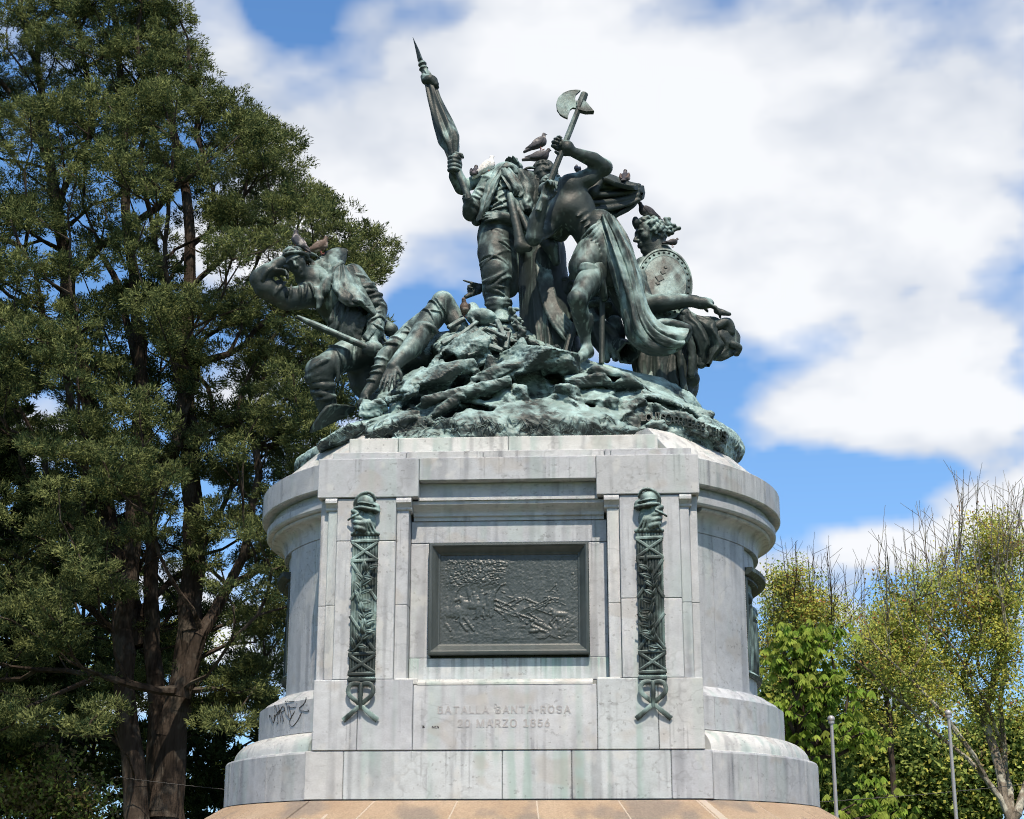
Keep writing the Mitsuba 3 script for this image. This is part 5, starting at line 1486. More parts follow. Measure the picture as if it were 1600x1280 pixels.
# side reliefs: figures on a curved bronze panel
for s in (-1, 1):
    na, nh = 120, 130
    ga, gh_ = np.meshgrid(np.linspace(67, 113, na), np.linspace(4.22, 5.60, nh))
    qq = np.stack([ga * 0.16, gh_ * 4, ga * 0], -1)
    rel = 0.02 * (meshkit.fbm(qq * 2, 3, 3) - 0.5)
    for c, w, top in ((70, 2.4, 5.25), (74, 2.0, 5.40), (79, 2.6, 5.2), (85, 2.2, 5.3), (92, 2.5, 5.35), (99, 2.2, 5.2), (106, 2.4, 5.3)):
        prof_ = np.clip(1 - ((ga - c) / w) ** 2, 0, 1) ** 0.5 * (gh_ < top - 0.16) * (0.75 + 0.25 * np.sin(ga * 6 + gh_ * 3))
        hd = np.clip(1 - ((ga - c) / 1.3) ** 2 - ((gh_ - top + 0.06) / 0.09) ** 2, 0, 1) ** 0.5
        rel = np.maximum(rel, 0.07 * np.maximum(prof_, hd))
    rr = 3.36 + rel
    t = np.radians(ga) * s
    v = np.stack([rr * np.sin(t), CY - rr * np.cos(t), gh_], -1).reshape(-1, 3)
    ii, jj = np.meshgrid(np.arange(nh - 1), np.arange(na - 1), indexing='ij')
    a = ii * na + jj
    qd = np.stack([a, a + 1, a + na + 1, a + na], -1).reshape(-1, 4)
    m = trimesh.Trimesh(v, np.vstack([qd[:, [0, 1, 2]], qd[:, [0, 2, 3]]]), process=False)
    if s < 0:
        m.invert()
    k = key_for(P + '__side_relief')
    note(k, 'blue green curved side relief of standing figures on the ' + ('right' if s > 0 else 'left'))
    add('relief', L(m), 'mat_bronze_green', k, smooth=True)
    add('frame', L(arc([(3.30, 5.56), (3.45, 5.56), (3.45, 5.60), (3.30, 5.60)], *sorted((s * 66.1, s * 113.9)))), 'mat_bronze', k)
    add('sill', L(arc([(3.25, 4.22), (3.44, 4.22), (3.46, 4.26), (3.42, 4.30), (3.25, 4.30)], *sorted((s * 66.1, s * 113.9)))), 'mat_bronze_green', k, smooth=30)
    add('edge', L(arc([(3.30, 4.30), (3.47, 4.30), (3.47, 5.56), (3.30, 5.56)], *sorted((s * 65.9, s * 67.2)))), 'mat_bronze_dark', k)

# the black spray tag on the left side
MLi = np.linalg.inv(ML)


def on_cyl(px, py, R):
    c = (MLi @ np.r_[CAM, 1])[:3] - np.array([0, CY, 0])
    d = MLi[:3, :3] @ (J(px, py, 2.0) - CAM)
    A_, B_2, C_2 = d[0] ** 2 + d[1] ** 2, 2 * (c[0] * d[0] + c[1] * d[1]), c[0] ** 2 + c[1] ** 2 - R * R
    t = (-B_2 - math.sqrt(B_2 * B_2 - 4 * A_ * C_2)) / (2 * A_)
    return c + d * t + np.array([0, CY, 0])


tag = []
for st in (((583, 268), (612, 300), (625, 318), (629, 280), (632, 240)), ((632, 300), (637, 230), (637, 140), (655, 190), (664, 270), (668, 328), (655, 310)), ((640, 262), (668, 215), (690, 190), (672, 235)), ((672, 142), (686, 220), (695, 310)),
           ((690, 215), (706, 165), (722, 155), (735, 188), (702, 214), (715, 260), (722, 305), (712, 298)), ((735, 165), (738, 200), (742, 232)), ((740, 98), (760, 150), (770, 210), (770, 262)), ((740, 105), (785, 106), (830, 100)), ((745, 230), (775, 262), (800, 276), (790, 200), (772, 140)),
           ((780, 150), (795, 164), (820, 164), (850, 160)), ((853, 126), (857, 130), (860, 127)), ((950, 60), (942, 105), (905, 150), (880, 178), (895, 192), (965, 185)), ((835, 205), (800, 265), (784, 320), (800, 352), (840, 330), (880, 270), (905, 215))):
    tag.append(tube([on_cyl(330 + x / 6.4, 1080 + y / 6.4, 3.7375) for x, y in st], 0.0085, 6, smooth_n=18, flat=0.25, ref=None))
add('graffiti', L(cat_meshes(tag)), 'mat_black', P, label='black sprayed graffiti tag on the left side', kind='stuff')

# ------------------------------------------------------------------ pigeons on the figures


def plumage(dark, pale, amt, seed):
    def fn(p, n, uv):
        b = smoothstep(amt, amt + 0.12, fbm(p.x * 9 + seed, p.y * 9, p.z * 12, 3))
        return mix(dark, pale, b) * (0.8 + 0.4 * noise(p.x * 60, p.y * 60, p.z * 60))
    return fn


for nm, dk, pl_, am in (('dark', (0.035, 0.033, 0.038), (0.10, 0.09, 0.095), 0.55), ('grey', (0.06, 0.06, 0.07), (0.30, 0.28, 0.27), 0.55), ('white', (0.30, 0.29, 0.29), (0.72, 0.70, 0.68), 0.35), ('brown', (0.10, 0.07, 0.055), (0.35, 0.28, 0.24), 0.55)):
    scene['mat_pigeon_' + nm] = {'type': 'principled', 'base_color': proc(plumage(dk, pl_, am, 3)), 'roughness': 0.55, 'specular': 0.4}
pb = Field((-0.32, -0.12, -0.02), (0.24, 0.12, 0.32), 0.0065)
pb.ell((0.0, 0, 0.125), (0.125, 0.066, 0.068), np.array([[0.94, 0, 0.34], [0, 1, 0], [-0.34, 0, 0.94]]), 0.02)
pb.ell((0.055, 0, 0.135), (0.065, 0.058, 0.070), None, 0.03)
pb.chain([(0.075, 0, 0.165), (0.105, 0, 0.215), (0.118, 0, 0.240)], [0.047, 0.031, 0.029], 0.02)
pb.cap((0.14, 0, 0.238), (0.168, 0, 0.226), 0.010, 0.004, 0.008)
pb.chain([(-0.09, 0, 0.10), (-0.17, 0, 0.075), (-0.25, 0, 0.055)], [0.045, 0.027, 0.018], 0.02)
for s in (-1, 1):
    pb.chain([(-0.10, s * 0.012, 0.092), (-0.25, s * 0.024, 0.055)], [0.03, 0.013], 0.015)
pbm = rough(pb.mesh(), 0.004, 40, 2)
wings = []
for s in (-1, 1):
    w_ = Field((-0.30, -0.14, -0.0), (0.14, 0.14, 0.26), 0.0065)
    w_.ell((-0.02, s * 0.060, 0.135), (0.115, 0.020, 0.055), np.array([[0.92, 0, 0.38], [0, 1, 0], [-0.38, 0, 0.92]]), 0.01)
    for k in range(4):
        w_.chain([(-0.04, s * 0.060, 0.13 - 0.018 * k + 0.02), (-0.14, s * 0.048, 0.102 - 0.010 * k + 0.01), (-0.225 + 0.02 * k, s * 0.026, 0.090 - 0.008 * k)], [0.020, 0.014, 0.006], 0.008)
    wings.append(rough(w_.mesh(), 0.003, 40, 4))
legs = []
for s in (-1, 1):
    m = [tube([[0.005, s * 0.026, 0.075], [0.0, s * 0.028, 0.03], [0.012, s * 0.03, 0.0]], 0.006, 6)]
    for aa in (-0.5, 0.0, 0.5):
        m.append(tube([[0.012, s * 0.03, 0.003], [0.045, s * 0.03 + 0.03 * aa, 0.002]], [0.005, 0.003], 5))
    legs.append(cat_meshes(m))
scene['mat_pigeon_leg'] = {'type': 'principled', 'base_color': {'type': 'rgb', 'value': [0.35, 0.12, 0.10]}, 'roughness': 0.6}
birds = (((743, 283), 2.62, 85, 12, 'dark', 'dark', 'dark pigeon on the raised arm beside the flag staff'), ((766, 272), 2.46, -10, 22, 'white', 'white', 'white pigeon perched on the shoulder of the flag bearer'),
         ((846, 236), 2.60, 5, 18, 'grey', 'grey', 'upright pigeon standing on top of a darker pigeon'), ((843, 257), 2.56, 0, -4, 'dark', 'grey', 'dark pigeon crouching on the curly head between flag and axe'),
         ((902, 272), 2.32, 100, 10, 'dark', 'dark', 'dark pigeon half hidden behind the raised axe arm'), ((977, 291), 2.75, 80, 16, 'dark', 'brown', 'dark pigeon on the blown cloak'),
         ((1010, 344), 2.92, 205, 4, 'dark', 'dark', 'dark pigeon on the hair of the woman with the shield'), ((1050, 386), 2.85, 10, -6, 'dark', 'dark', 'small dark pigeon on the upper rim of the shield'),
         ((460, 389), 2.42, 160, 30, 'dark', 'grey', 'pigeon on the head of the left soldier'), ((502, 398), 2.66, 12, 14, 'brown', 'brown', 'brown pigeon between the head and collar of the left soldier'),
         ((728, 498), 1.93, 250, 6, 'brown', 'dark', 'reddish pigeon on the sack below the pointing hand'))
B0 = {k: None for k in ()}
for (px, py), y, hd_, pitch, cb_, cw, lab in birds:
    small = 0.62 if 'small' in lab or 'half hidden' in lab else 1.05
    k = thing('pigeon', lab, 'pigeon', 'pigeons perched on the bronze figures')
    X = T().translate(J(px, py, y).tolist()).rotate([0, 0, 1], hd_).rotate([0, 1, 0], -pitch).scale(small)
    for nm, mesh, mt in (('body', pbm, cb_), ('wing', wings[0], cw), ('wing', wings[1], cw), ('leg', legs[0], 'leg'), ('leg', legs[1], 'leg')):
        if id(mesh) not in B0:
            B0[id(mesh)] = mikit.ply(mesh, None, smooth=True)
        kk = key_for(k + '__' + nm)
        scene[kk] = {**B0[id(mesh)], 'bsdf': {'type': 'ref', 'id': 'mat_pigeon_' + mt}, 'to_world': X}

# ------------------------------------------------------------------ ground, trees, flagpoles


def leaf_mat(name, tr=0.35, rough_=0.5):
    scene[name] = {'type': 'principledthin', 'base_color': {'type': 'mesh_attribute', 'name': 'vertex_color'}, 'roughness': rough_, 'diff_trans': tr, 'spec_trans': 0.0}


leaf_mat('mat_conifer_leaf', 0.45, 0.5)
leaf_mat('mat_leaf', 1.0, 0.45)


def bark_fn(lo, hi, lichen, am):
    def fn(p, n, uv):
        c = mix(lo, hi, fbm(p.x * 11, p.y * 11, p.z * 1.6, 4))
        return mix(c, lichen, smoothstep(0.52, 0.62, fbm(p.x * 5, p.y * 5, p.z * 3.2, 3)) * am)
    return fn


def bark_bump(p, n, uv):
    return fbm(p.x * 11, p.y * 11, p.z * 1.1, 4)


for nm, lo, hi, li, am in (('dark', (0.025, 0.020, 0.017), (0.085, 0.068, 0.056), (0.16, 0.15, 0.13), 0.25), ('pale', (0.10, 0.085, 0.07), (0.24, 0.21, 0.17), (0.42, 0.42, 0.36), 0.7)):
    scene['mat_bark_' + nm] = {'type': 'bumpmap', 'nested': {'type': 'diffuse', 'reflectance': proc(bark_fn(lo, hi, li, am))}, 'arbitrary': proc(bark_bump), 'scale': 0.14}


def lawn_fn(p, n, uv):
    return mix((0.05, 0.075, 0.025), (0.10, 0.12, 0.045), fbm(p.x * 0.4, p.y * 0.4, 0, 4))


scene['mat_lawn'] = {'type': 'diffuse', 'reflectance': proc(lawn_fn)}
gq_ = np.array([[-1500, -1500, 0], [1500, -1500, 0], [1500, 1500, 0], [-1500, 1500, 0.0]])
add('ground', trimesh.Trimesh(gq_, [[0, 1, 2], [0, 2, 3]], process=False), 'mat_lawn', kind='structure')


class Tree:
    """A skeleton that grows towards the points given to it, thick where many twigs hang on it."""

    def __init__(self, seed):
        self.P, self.par, self.path, self.g = [], [], [], np.random.default_rng(seed)
        self.tips, self.least = [], {}

    def stem(self, pts, n=0, wob=0.0, r=None):
        pts = np.asarray(pts, float)
        s = np.r_[0, np.cumsum(np.linalg.norm(np.diff(pts, axis=0), axis=1))]
        n = n or max(3, int(s[-1] / 0.45))
        c = CubicSpline(s, pts)(np.linspace(0, s[-1], n)) if len(pts) > 2 else pts[0] + (pts[1] - pts[0]) * np.linspace(0, 1, n)[:, None]
        c[1:-1] += self.g.normal(0, wob, (n - 2, 3))
        prev = -1
        if self.P:
            d = np.linalg.norm(np.array(self.P) - c[0], axis=1)
            if d.min() < 0.3:
                prev = int(d.argmin())
        for k, p in enumerate(c):
            if r:
                self.least[len(self.P)] = r[0] + (r[1] - r[0]) * (k / (len(c) - 1)) ** 0.5
            self.P.append(p)
            self.par.append(prev)
            self.path.append(0 if prev < 0 else self.path[prev] + np.linalg.norm(p - self.P[prev]))
            prev = len(self.P) - 1
        return prev

    def reach(self, targets, step=0.5, wob=0.06, rise=0.0, cost=0.3, floor=-1e9):
        """Join each target to the cheapest point of the tree that lies below it."""
        for t in targets:
            Q = np.array(self.P)
            d = np.linalg.norm(Q - t, axis=1)
            c = d + cost * np.array(self.path) * 1.3 + np.maximum(Q[:, 2] - t[2] + rise * d, 0) * 2.0 + (Q[:, 2] < floor) * 30
            i = int(c.argmin())
            a = self.P[i]
            n = max(1, int(round(d[i] / step)))
            prev = i
            bend = np.array([0, 0, -1.0]) * d[i] * 0.10
            if self.par[i] >= 0:
                bend = bend + 0.10 * d[i] * unit(a - self.P[self.par[i]])
            for k in range(1, n + 1):
                s = k / n
                p = a + (t - a) * s + bend * math.sin(math.pi * s) + (self.g.normal(0, wob, 3) if k < n else 0)
                self.P.append(p)
                self.par.append(prev)
                self.path.append(self.path[prev] + np.linalg.norm(p - self.P[prev]))
                prev = len(self.P) - 1
            self.tips.append(prev)

    def radii(self, tip=0.012, power=0.42, stem=None):
        n = np.bincount(self.tips, minlength=len(self.P)).astype(float)
        has = np.zeros(len(self.P), bool)
        for i in range(len(self.P) - 1, -1, -1):
            if not has[i] and n[i] == 0:
                n[i] = 1
            if self.par[i] >= 0:
                n[self.par[i]] += n[i]
                has[self.par[i]] = True
        r = tip * n ** power
        for i, m in self.least.items():
            r[i] = max(r[i], m)
        return r

    def wood(self, r, lo=0.0, hi=9.0, sides=6):
        """The limbs whose radius lies between lo and hi."""
        P_, par = np.array(self.P), np.array(self.par)
        i = np.nonzero((par >= 0) & (r >= lo) & (r < hi) & (np.linalg.norm(P_[par] - P_, axis=1) > 1e-3))[0]
        return sticks(P_[par[i]], P_[i], np.minimum(r[par[i]], r[i] * 1.6 + 0.004), r[i], sides)


def sticks(a, b, ra, rb, sides=6):
    """Many tapered round sticks as one mesh."""
    n = len(a)
    t = (b - a) / (np.linalg.norm(b - a, axis=1, keepdims=True) + 1e-9)
    a, b = a - t * np.minimum(ra, 0.5)[:, None] * 0.5, b + t * np.minimum(rb, 0.5)[:, None] * 0.25
    u = np.cross(t, np.where(np.abs(t[:, 2:]) < 0.9, [0, 0, 1.0], [1.0, 0, 0]))
    u /= np.linalg.norm(u, axis=1, keepdims=True)
    w = np.cross(t, u)
    q = np.arange(sides) * 2 * np.pi / sides
    off = np.cos(q)[None, :, None] * u[:, None] + np.sin(q)[None, :, None] * w[:, None]
    v = np.concatenate([a[:, None] + off * ra[:, None, None], b[:, None] + off * rb[:, None, None]], 1)
    j = np.arange(sides)
    f = np.concatenate([np.stack([j, (j + 1) % sides, sides + (j + 1) % sides], 1), np.stack([j, sides + (j + 1) % sides, sides + j], 1)])
    return trimesh.Trimesh(v.reshape(-1, 3), (f[None] + (np.arange(n) * 2 * sides)[:, None, None]).reshape(-1, 3), process=False)


def leaves(c, d, n, length, width, col, g, fold=0.25):
    """Kite shaped leaves: centres of the stalk end, directions, normals, sizes and colours."""
    d = d / (np.linalg.norm(d, axis=1, keepdims=True) + 1e-9)
    s = np.cross(d, n)
    s /= np.linalg.norm(s, axis=1, keepdims=True) + 1e-9
    n = np.cross(s, d)
    L_, W_ = length[:, None], width[:, None]
    v = np.stack([c, c + d * L_ * 0.45 + s * W_ + n * W_ * fold, c + d * L_, c + d * L_ * 0.45 - s * W_ + n * W_ * fold], 1)
    f = np.array([[0, 1, 2], [0, 2, 3]])
    k = len(c)
    m = trimesh.Trimesh(v.reshape(-1, 3), (f[None] + (np.arange(k) * 4)[:, None, None]).reshape(-1, 3), process=False)
    return m, np.repeat(np.clip(col, 0.003, 1), 4, 0)


def sphere_dirs(g, n):
    d = g.normal(size=(n, 3))
    return d / np.linalg.norm(d, axis=1, keepdims=True)


def conifer_crown(centres, radii, per, g, dark, lit, length=0.088, width=0.0105, flat=0.5, hub=None):
    """Tufted sprays of scale leaves: each tuft is filled with fronds that point out and up."""
    C_, D_, N_, COL = [], [], [], []
    for c, r in zip(centres, radii):
        n = int(per * (r / 0.5) ** 2)
        nb = max(6, int(n / 42))
        bd = sphere_dirs(g, nb)
        bd[:, 2] = bd[:, 2] * 0.8 + 0.12
        br = g.uniform(0.35, 1.0, nb) ** 0.6
        out = c - hub(c) if hub is not None else np.zeros(3)
        out = out * np.array([1, 1, 0]) / max(np.linalg.norm(out[:2]), 0.3)
        loc_ = bd * br[:, None] * np.array([r, r, r * flat])
        al = loc_ @ out
        bc = c + loc_ + al[:, None] * out * 0.45 + np.array([0, 0, -1.0]) * (0.40 * np.maximum(al, 0) ** 2 / max(r, 0.1))[:, None]
        for q, d0 in zip(bc, bd):
            k = int(n / nb)
            dd = sphere_dirs(g, k) * 0.75 + d0 * 0.7 + np.array([0, 0, 0.25])
            C_.append(q + g.normal(0, 0.055, (k, 3)) * np.array([1, 1, 0.8]))
            D_.append(dd)
            N_.append(sphere_dirs(g, k) * 0.6 + d0 * 0.9 + np.array([0, 0, 0.4]))
            tone = np.clip(g.normal(0.45, 0.27) + g.normal(0, 0.20, k), 0, 1)[:, None]
            COL.append(np.asarray(dark) * (1 - tone) + np.asarray(lit) * tone)
    C_, D_, N_, COL = map(np.concatenate, (C_, D_, N_, COL))
    k = len(C_)
    return leaves(C_, D_, N_, g.uniform(0.6, 1.35, k) * length, g.uniform(0.7, 1.3, k) * width, COL * g.uniform(0.8, 1.2, (k, 1)), g)


# --- the great cypress at the left: several stems, a broad crown of tufts with gaps
g = np.random.default_rng(2)
YT = 9.5
CT = Tree(3)
b0 = J(243, 1330, YT)
b0[2] = 0.0
for pts, y, rs in ((((215, 1280), (200, 1150), (196, 1000), (205, 880), (212, 760), (222, 620), (212, 470), (198, 330), (190, 180), (180, 40), (172, -80)), YT, (0.33, 0.05)), (((262, 1280), (266, 1180), (285, 1080), (296, 960), (300, 850), (296, 700), (292, 560), (298, 420), (290, 280), (262, 150), (245, 20)), YT + 0.4, (0.48, 0.05)),
               (((240, 1280), (243, 1120), (240, 1000), (236, 900), (233, 780), (225, 640), (205, 520), (160, 400)), YT + 0.8, (0.34, 0.06)), (((285, 1080), (315, 1000), (350, 930), (375, 880), (395, 800), (400, 700)), YT - 0.3, (0.2, 0.05)), (((215, 1000), (180, 860), (150, 700), (120, 540), (95, 380), (70, 200), (60, 40)), YT + 1.0, (0.22, 0.05))):
    CT.stem([b0 + (J(*pts[0], y) - b0) * np.array([0.9, 1, 0.0])] * (pts[0][1] == 1280) + [J(*p, y) for p in pts], wob=0.03, r=rs)
XR = np.interp  # right edge of the crown in the photograph, by row
edge_y = [-160, -60, 0, 60, 130, 165, 210, 290, 325, 380, 420, 470, 520, 600, 700, 800, 900, 1000, 1060, 1100, 1140]
edge_x = [215, 262, 288, 318, 338, 385, 452, 470, 545, 608, 600, 575, 585, 575, 560, 540, 520, 480, 440, 420, 380]
cent, rad = [], []
for row in np.arange(-150, 1130, 29):
    xr_ = XR(row, edge_y, edge_x)
    n_ = int((xr_ + 190) / 25)
    for k in range(n_):
        u = g.uniform(0, 1)
        px = -190 + (xr_ + 190 - 26) * (1 - (1 - u) ** 1.25)
        w_ = (px - 150) / max(xr_ - 150, 60)
        dmax = 3.4 * math.sqrt(max(0.06, 1 - min(w_ * w_, 1))) * (0.45 if row < 120 else 1)
        y = YT + g.uniform(-1, 1) * dmax
        if row > 880 and 185 < px < 330 and y < YT + 0.6:
            continue
        # the gaps where the sky shows through
        if any(((px - a) / c) ** 2 + ((row - b) / d) ** 2 < 1 for a, b, c, d in ((215, 345, 62, 24), (300, 395, 50, 40), (100, 345, 30, 18), (380, 425, 55, 26), (130, 430, 30, 18), (110, 95, 24, 16), (60, 640, 40, 32), (365, 900, 55, 50), (390, 1010, 40, 26), (330, 1160, 50, 60), (20, 815, 40, 50), (70, 880, 32, 40), (240, 540, 26, 22), (205, 425, 34, 22), (120, 1060, 60, 30), (430, 640, 30, 22), (40, 300, 30, 14))):
            if g.uniform() < 0.80:
                continue
        if row > 860 and g.uniform() < 0.22:
            continue
        cent.append(J(px, row + g.uniform(-13, 13), y))
        rad.append(g.uniform(0.26, 0.56))
for px, row, r in ((285, 22, 0.35), (330, 120, 0.35), (372, 150, 0.3), (378, 172, 0.4), (398, 190, 0.4), (425, 205, 0.4), (450, 212, 0.35), (462, 245, 0.35), (468, 285, 0.35), (466, 270, 0.35), (542, 325, 0.25), (530, 330, 0.3), (520, 345, 0.4), (560, 355, 0.35), (580, 365, 0.4), (600, 375, 0.35), (612, 392, 0.3), (598, 412, 0.35), (585, 398, 0.4), (560, 395, 0.5), (535, 400, 0.5), (575, 430, 0.3), (560, 448, 0.3), (588, 500, 0.3), (596, 520, 0.35)):
    cent.append(J(px - 8, row, YT + g.uniform(-0.5, 0.5)))
    rad.append(r)
cent, rad = np.array(cent), np.array(rad)
order = np.argsort(np.abs(cent[:, 0] - b0[0]) + np.abs(cent[:, 1] - YT))
CT.reach(cent[order], 0.5, 0.05, 0.25, 0.35)
for px, row in ((300, 392), (320, 400), (288, 372), (340, 420), (205, 350), (230, 372), (250, 330), (265, 408), (385, 432), (400, 440), (355, 915), (380, 905), (345, 880), (410, 1000), (370, 945), (60, 855), (48, 875), (85, 842), (70, 868)):
    CT.reach([J(px + g.uniform(-5, 5), row, YT + g.uniform(-1.6, 0.5))], 0.35, 0.06, 0.1, 0.2)
rr_ = CT.radii(0.0125, 0.45)
key = thing('conifer_tree', 'huge dark cypress with several stems filling the left of the view', 'tree')
add('trunk', CT.wood(rr_, 0.13, 9, 12), 'mat_bark_dark', key, smooth=40)
add('limb', CT.wood(rr_, 0.045, 0.13, 7), 'mat_bark_dark', key, kind='stuff', smooth=40)
add('twig', CT.wood(rr_, 0.0, 0.045, 4), 'mat_bark_dark', key, kind='stuff')
m, col = conifer_crown(cent, rad, 1450, g, (0.030, 0.054, 0.026), (0.215, 0.245, 0.095), hub=lambda c: np.array([b0[0], YT + 0.3, c[2]]))
add('crown', m, 'mat_conifer_leaf', key, kind='stuff', color=col)


def bushy_conifer(name, label, base, tops, g, per, dark, lit, gaps=0.0, length=0.2, width=0.03):
    """A further dark conifer: (x range, y range in the photograph, depth) of its crown."""
    t = Tree(int(g.integers(999)))
    x0, x1, y0, y1, yd = tops
    bt = J(base, 1330, yd)
    bt[2] = 0
    t.stem([bt, J(base, (y0 + y1) / 2, yd), J(base, y0 + 10, yd)], wob=0.02)
    cs_, rs_ = [], []
    for row in np.arange(y0, y1, 26):
        f = (row - y0) / max(y1 - y0, 1)
        hw = (x1 - x0) / 2 * (0.18 + 0.82 * math.sin(min(1, f * 1.25) * math.pi / 2))
        for k in range(max(2, int(hw / 15))):
            if g.uniform() < gaps:
                continue
            px = (x0 + x1) / 2 + g.uniform(-1, 1) * hw
            cs_.append(J(px, row + g.uniform(-12, 12), yd + g.uniform(-2, 2)))
            rs_.append(g.uniform(0.35, 0.65) * (yd + 20) / 30)
    cs_ = np.array(cs_)
    t.reach(cs_[np.argsort(np.abs(cs_[:, 0] - bt[0]))], 0.6, 0.05, 0.2, 0.3)
    r = t.radii(0.02, 0.45)
    k = thing(name, label, 'tree')
    r1 = 0.35 * r.max()
    add('trunk', t.wood(r, r1, 9, 7), 'mat_bark_dark', k, smooth=40)
    add('twig', t.wood(r, 0.0, r1, 4), 'mat_bark_dark', k, kind='stuff')
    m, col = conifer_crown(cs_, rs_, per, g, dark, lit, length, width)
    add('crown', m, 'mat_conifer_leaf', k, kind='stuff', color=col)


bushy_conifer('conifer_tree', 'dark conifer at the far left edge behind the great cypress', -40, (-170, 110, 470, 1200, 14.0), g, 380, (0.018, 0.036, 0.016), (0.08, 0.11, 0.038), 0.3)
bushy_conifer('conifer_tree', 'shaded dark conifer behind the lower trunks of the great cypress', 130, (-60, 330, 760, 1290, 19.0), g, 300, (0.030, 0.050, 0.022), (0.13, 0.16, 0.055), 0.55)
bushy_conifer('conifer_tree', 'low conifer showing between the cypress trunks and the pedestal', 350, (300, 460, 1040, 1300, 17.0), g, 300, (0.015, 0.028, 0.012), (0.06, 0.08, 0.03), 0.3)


def broadleaf(name, label, stems, blobs, g, yd, n_t, leaf, cols, per, bare=(), bark='pale', tip=0.007, power=0.45, spread=0.35, droop=0.0, trans='mat_leaf', wmul=0.3, stem_r=0.10):
    """A broadleaved tree: stems and crown blobs (x, y, half width, half height) given in the photograph, at the depth yd."""
    t = Tree(int(g.integers(999)))
    for pts in stems:
        t.stem([J(px, py, yd + dy) for px, py, dy in pts], wob=0.02, r=(stem_r * (1.0 if pts[0][1] > 1240 else 0.55), stem_r * 0.2))
    tg = []
    for x, y, hx, hy, share in blobs:
        k = int(n_t * share)
        u = sphere_dirs(g, k) * (g.uniform(0, 1, k) ** 0.4)[:, None]
        for a in u:
            tg.append(J(x + a[0] * hx, y + a[2] * hy, yd + a[1] * hx * 0.011 + 0.2))
    tg = np.array(tg)
    base = np.array(t.P[0])
    tg = tg[np.argsort(np.linalg.norm(tg - base, axis=1))]
    t.reach(tg, 0.45, 0.05, 0.15, 0.35)
    nl = len(t.tips)
    Q = np.array(t.P)
    for x, y0, y1, hx, k in bare:                 # long bare shoots above the leaves, each with a few side twigs
        for _ in range(k):
            end = J(x + g.uniform(-hx, hx), y0 + (y1 - y0) * g.uniform(0, 1) ** 1.3, yd + g.uniform(-1.5, 1.5))
            c = np.linalg.norm(Q - end, axis=1) + np.abs(Q[:, 2] - (end[2] - 1.9)) * 1.2
            i = int(c.argmin())
            st = Q[i]
            lean = np.array([0, 0, 0.22 * np.linalg.norm(end - st)])
            ids = [i]
            for s_ in np.linspace(0, 1, 8)[1:]:
                t.P.append(st + (end - st) * s_ - lean * math.sin(math.pi * s_) * 0.5 * np.array([1, 1, 0.6]) + g.normal(0, 0.012, 3))
                t.par.append(ids[-1])
                t.path.append(0)
                ids.append(len(t.P) - 1)
            d0 = unit(end - st)
            for j in ids[2:-1]:
                if g.uniform() < 0.75:
                    dd = unit(d0 + sphere_dirs(g, 1)[0] * 0.9)
                    pr = j
                    for s_ in (0.4, 0.8):
                        t.P.append(t.P[j] + dd * s_ * g.uniform(0.4, 0.9) + g.normal(0, 0.01, 3))
                        t.par.append(pr)
                        t.path.append(0)
                        pr = len(t.P) - 1
    r = t.radii(tip, power)
    k = thing(name, label, 'tree')
    r1, r2 = 0.45 * r.max(), 0.14 * r.max()
    add('trunk', t.wood(r, r1, 9, 9), 'mat_bark_' + bark, k, smooth=40)
    add('limb', t.wood(r, r2, r1, 6), 'mat_bark_' + bark, k, kind='stuff', smooth=40)
    if (r < r2).any():
        add('twig', t.wood(r, 0.0, r2, 4), 'mat_bark_' + bark, k, kind='stuff')
    P_ = np.array(t.P)
    src = np.array(t.tips[:nl])
    par = np.array(t.par)
    p1, p2, p3 = par[src], par[par[src]], par[par[par[src]]]
    src = np.concatenate([src, p1, p2, p3])
    src = src[src > 10]
    c = np.repeat(P_[src], per, 0)
    c = c + g.normal(0, spread, c.shape) * np.array([1, 1, 0.7])
    n = len(c)
    d = sphere_dirs(g, n) + np.array([0, 0, -droop])
    L_ = g.uniform(0.7, 1.3, n) * leaf
    ci = np.repeat(g.choice(len(cols), len(src), p=[q for _, q in cols]), per)
    pal = np.array([q for q, _ in cols])
    col = pal[ci] * np.repeat(g.uniform(0.7, 1.25, (len(src), 1)), per, 0) * g.uniform(0.75, 1.25, (n, 1))
    m, vc = leaves(c, d, sphere_dirs(g, n) * 0.75 + np.array([0.05, -0.55, 0.8]), L_, L_ * wmul, col, g)
    add('crown', m, trans, k, kind='stuff', color=vc)
    return k, t


YG, LG, DG, OR, BR = (0.56, 0.55, 0.13), (0.38, 0.46, 0.13), (0.07, 0.115, 0.035), (0.36, 0.17, 0.07), (0.28, 0.22, 0.12)
g2 = np.random.default_rng(8)
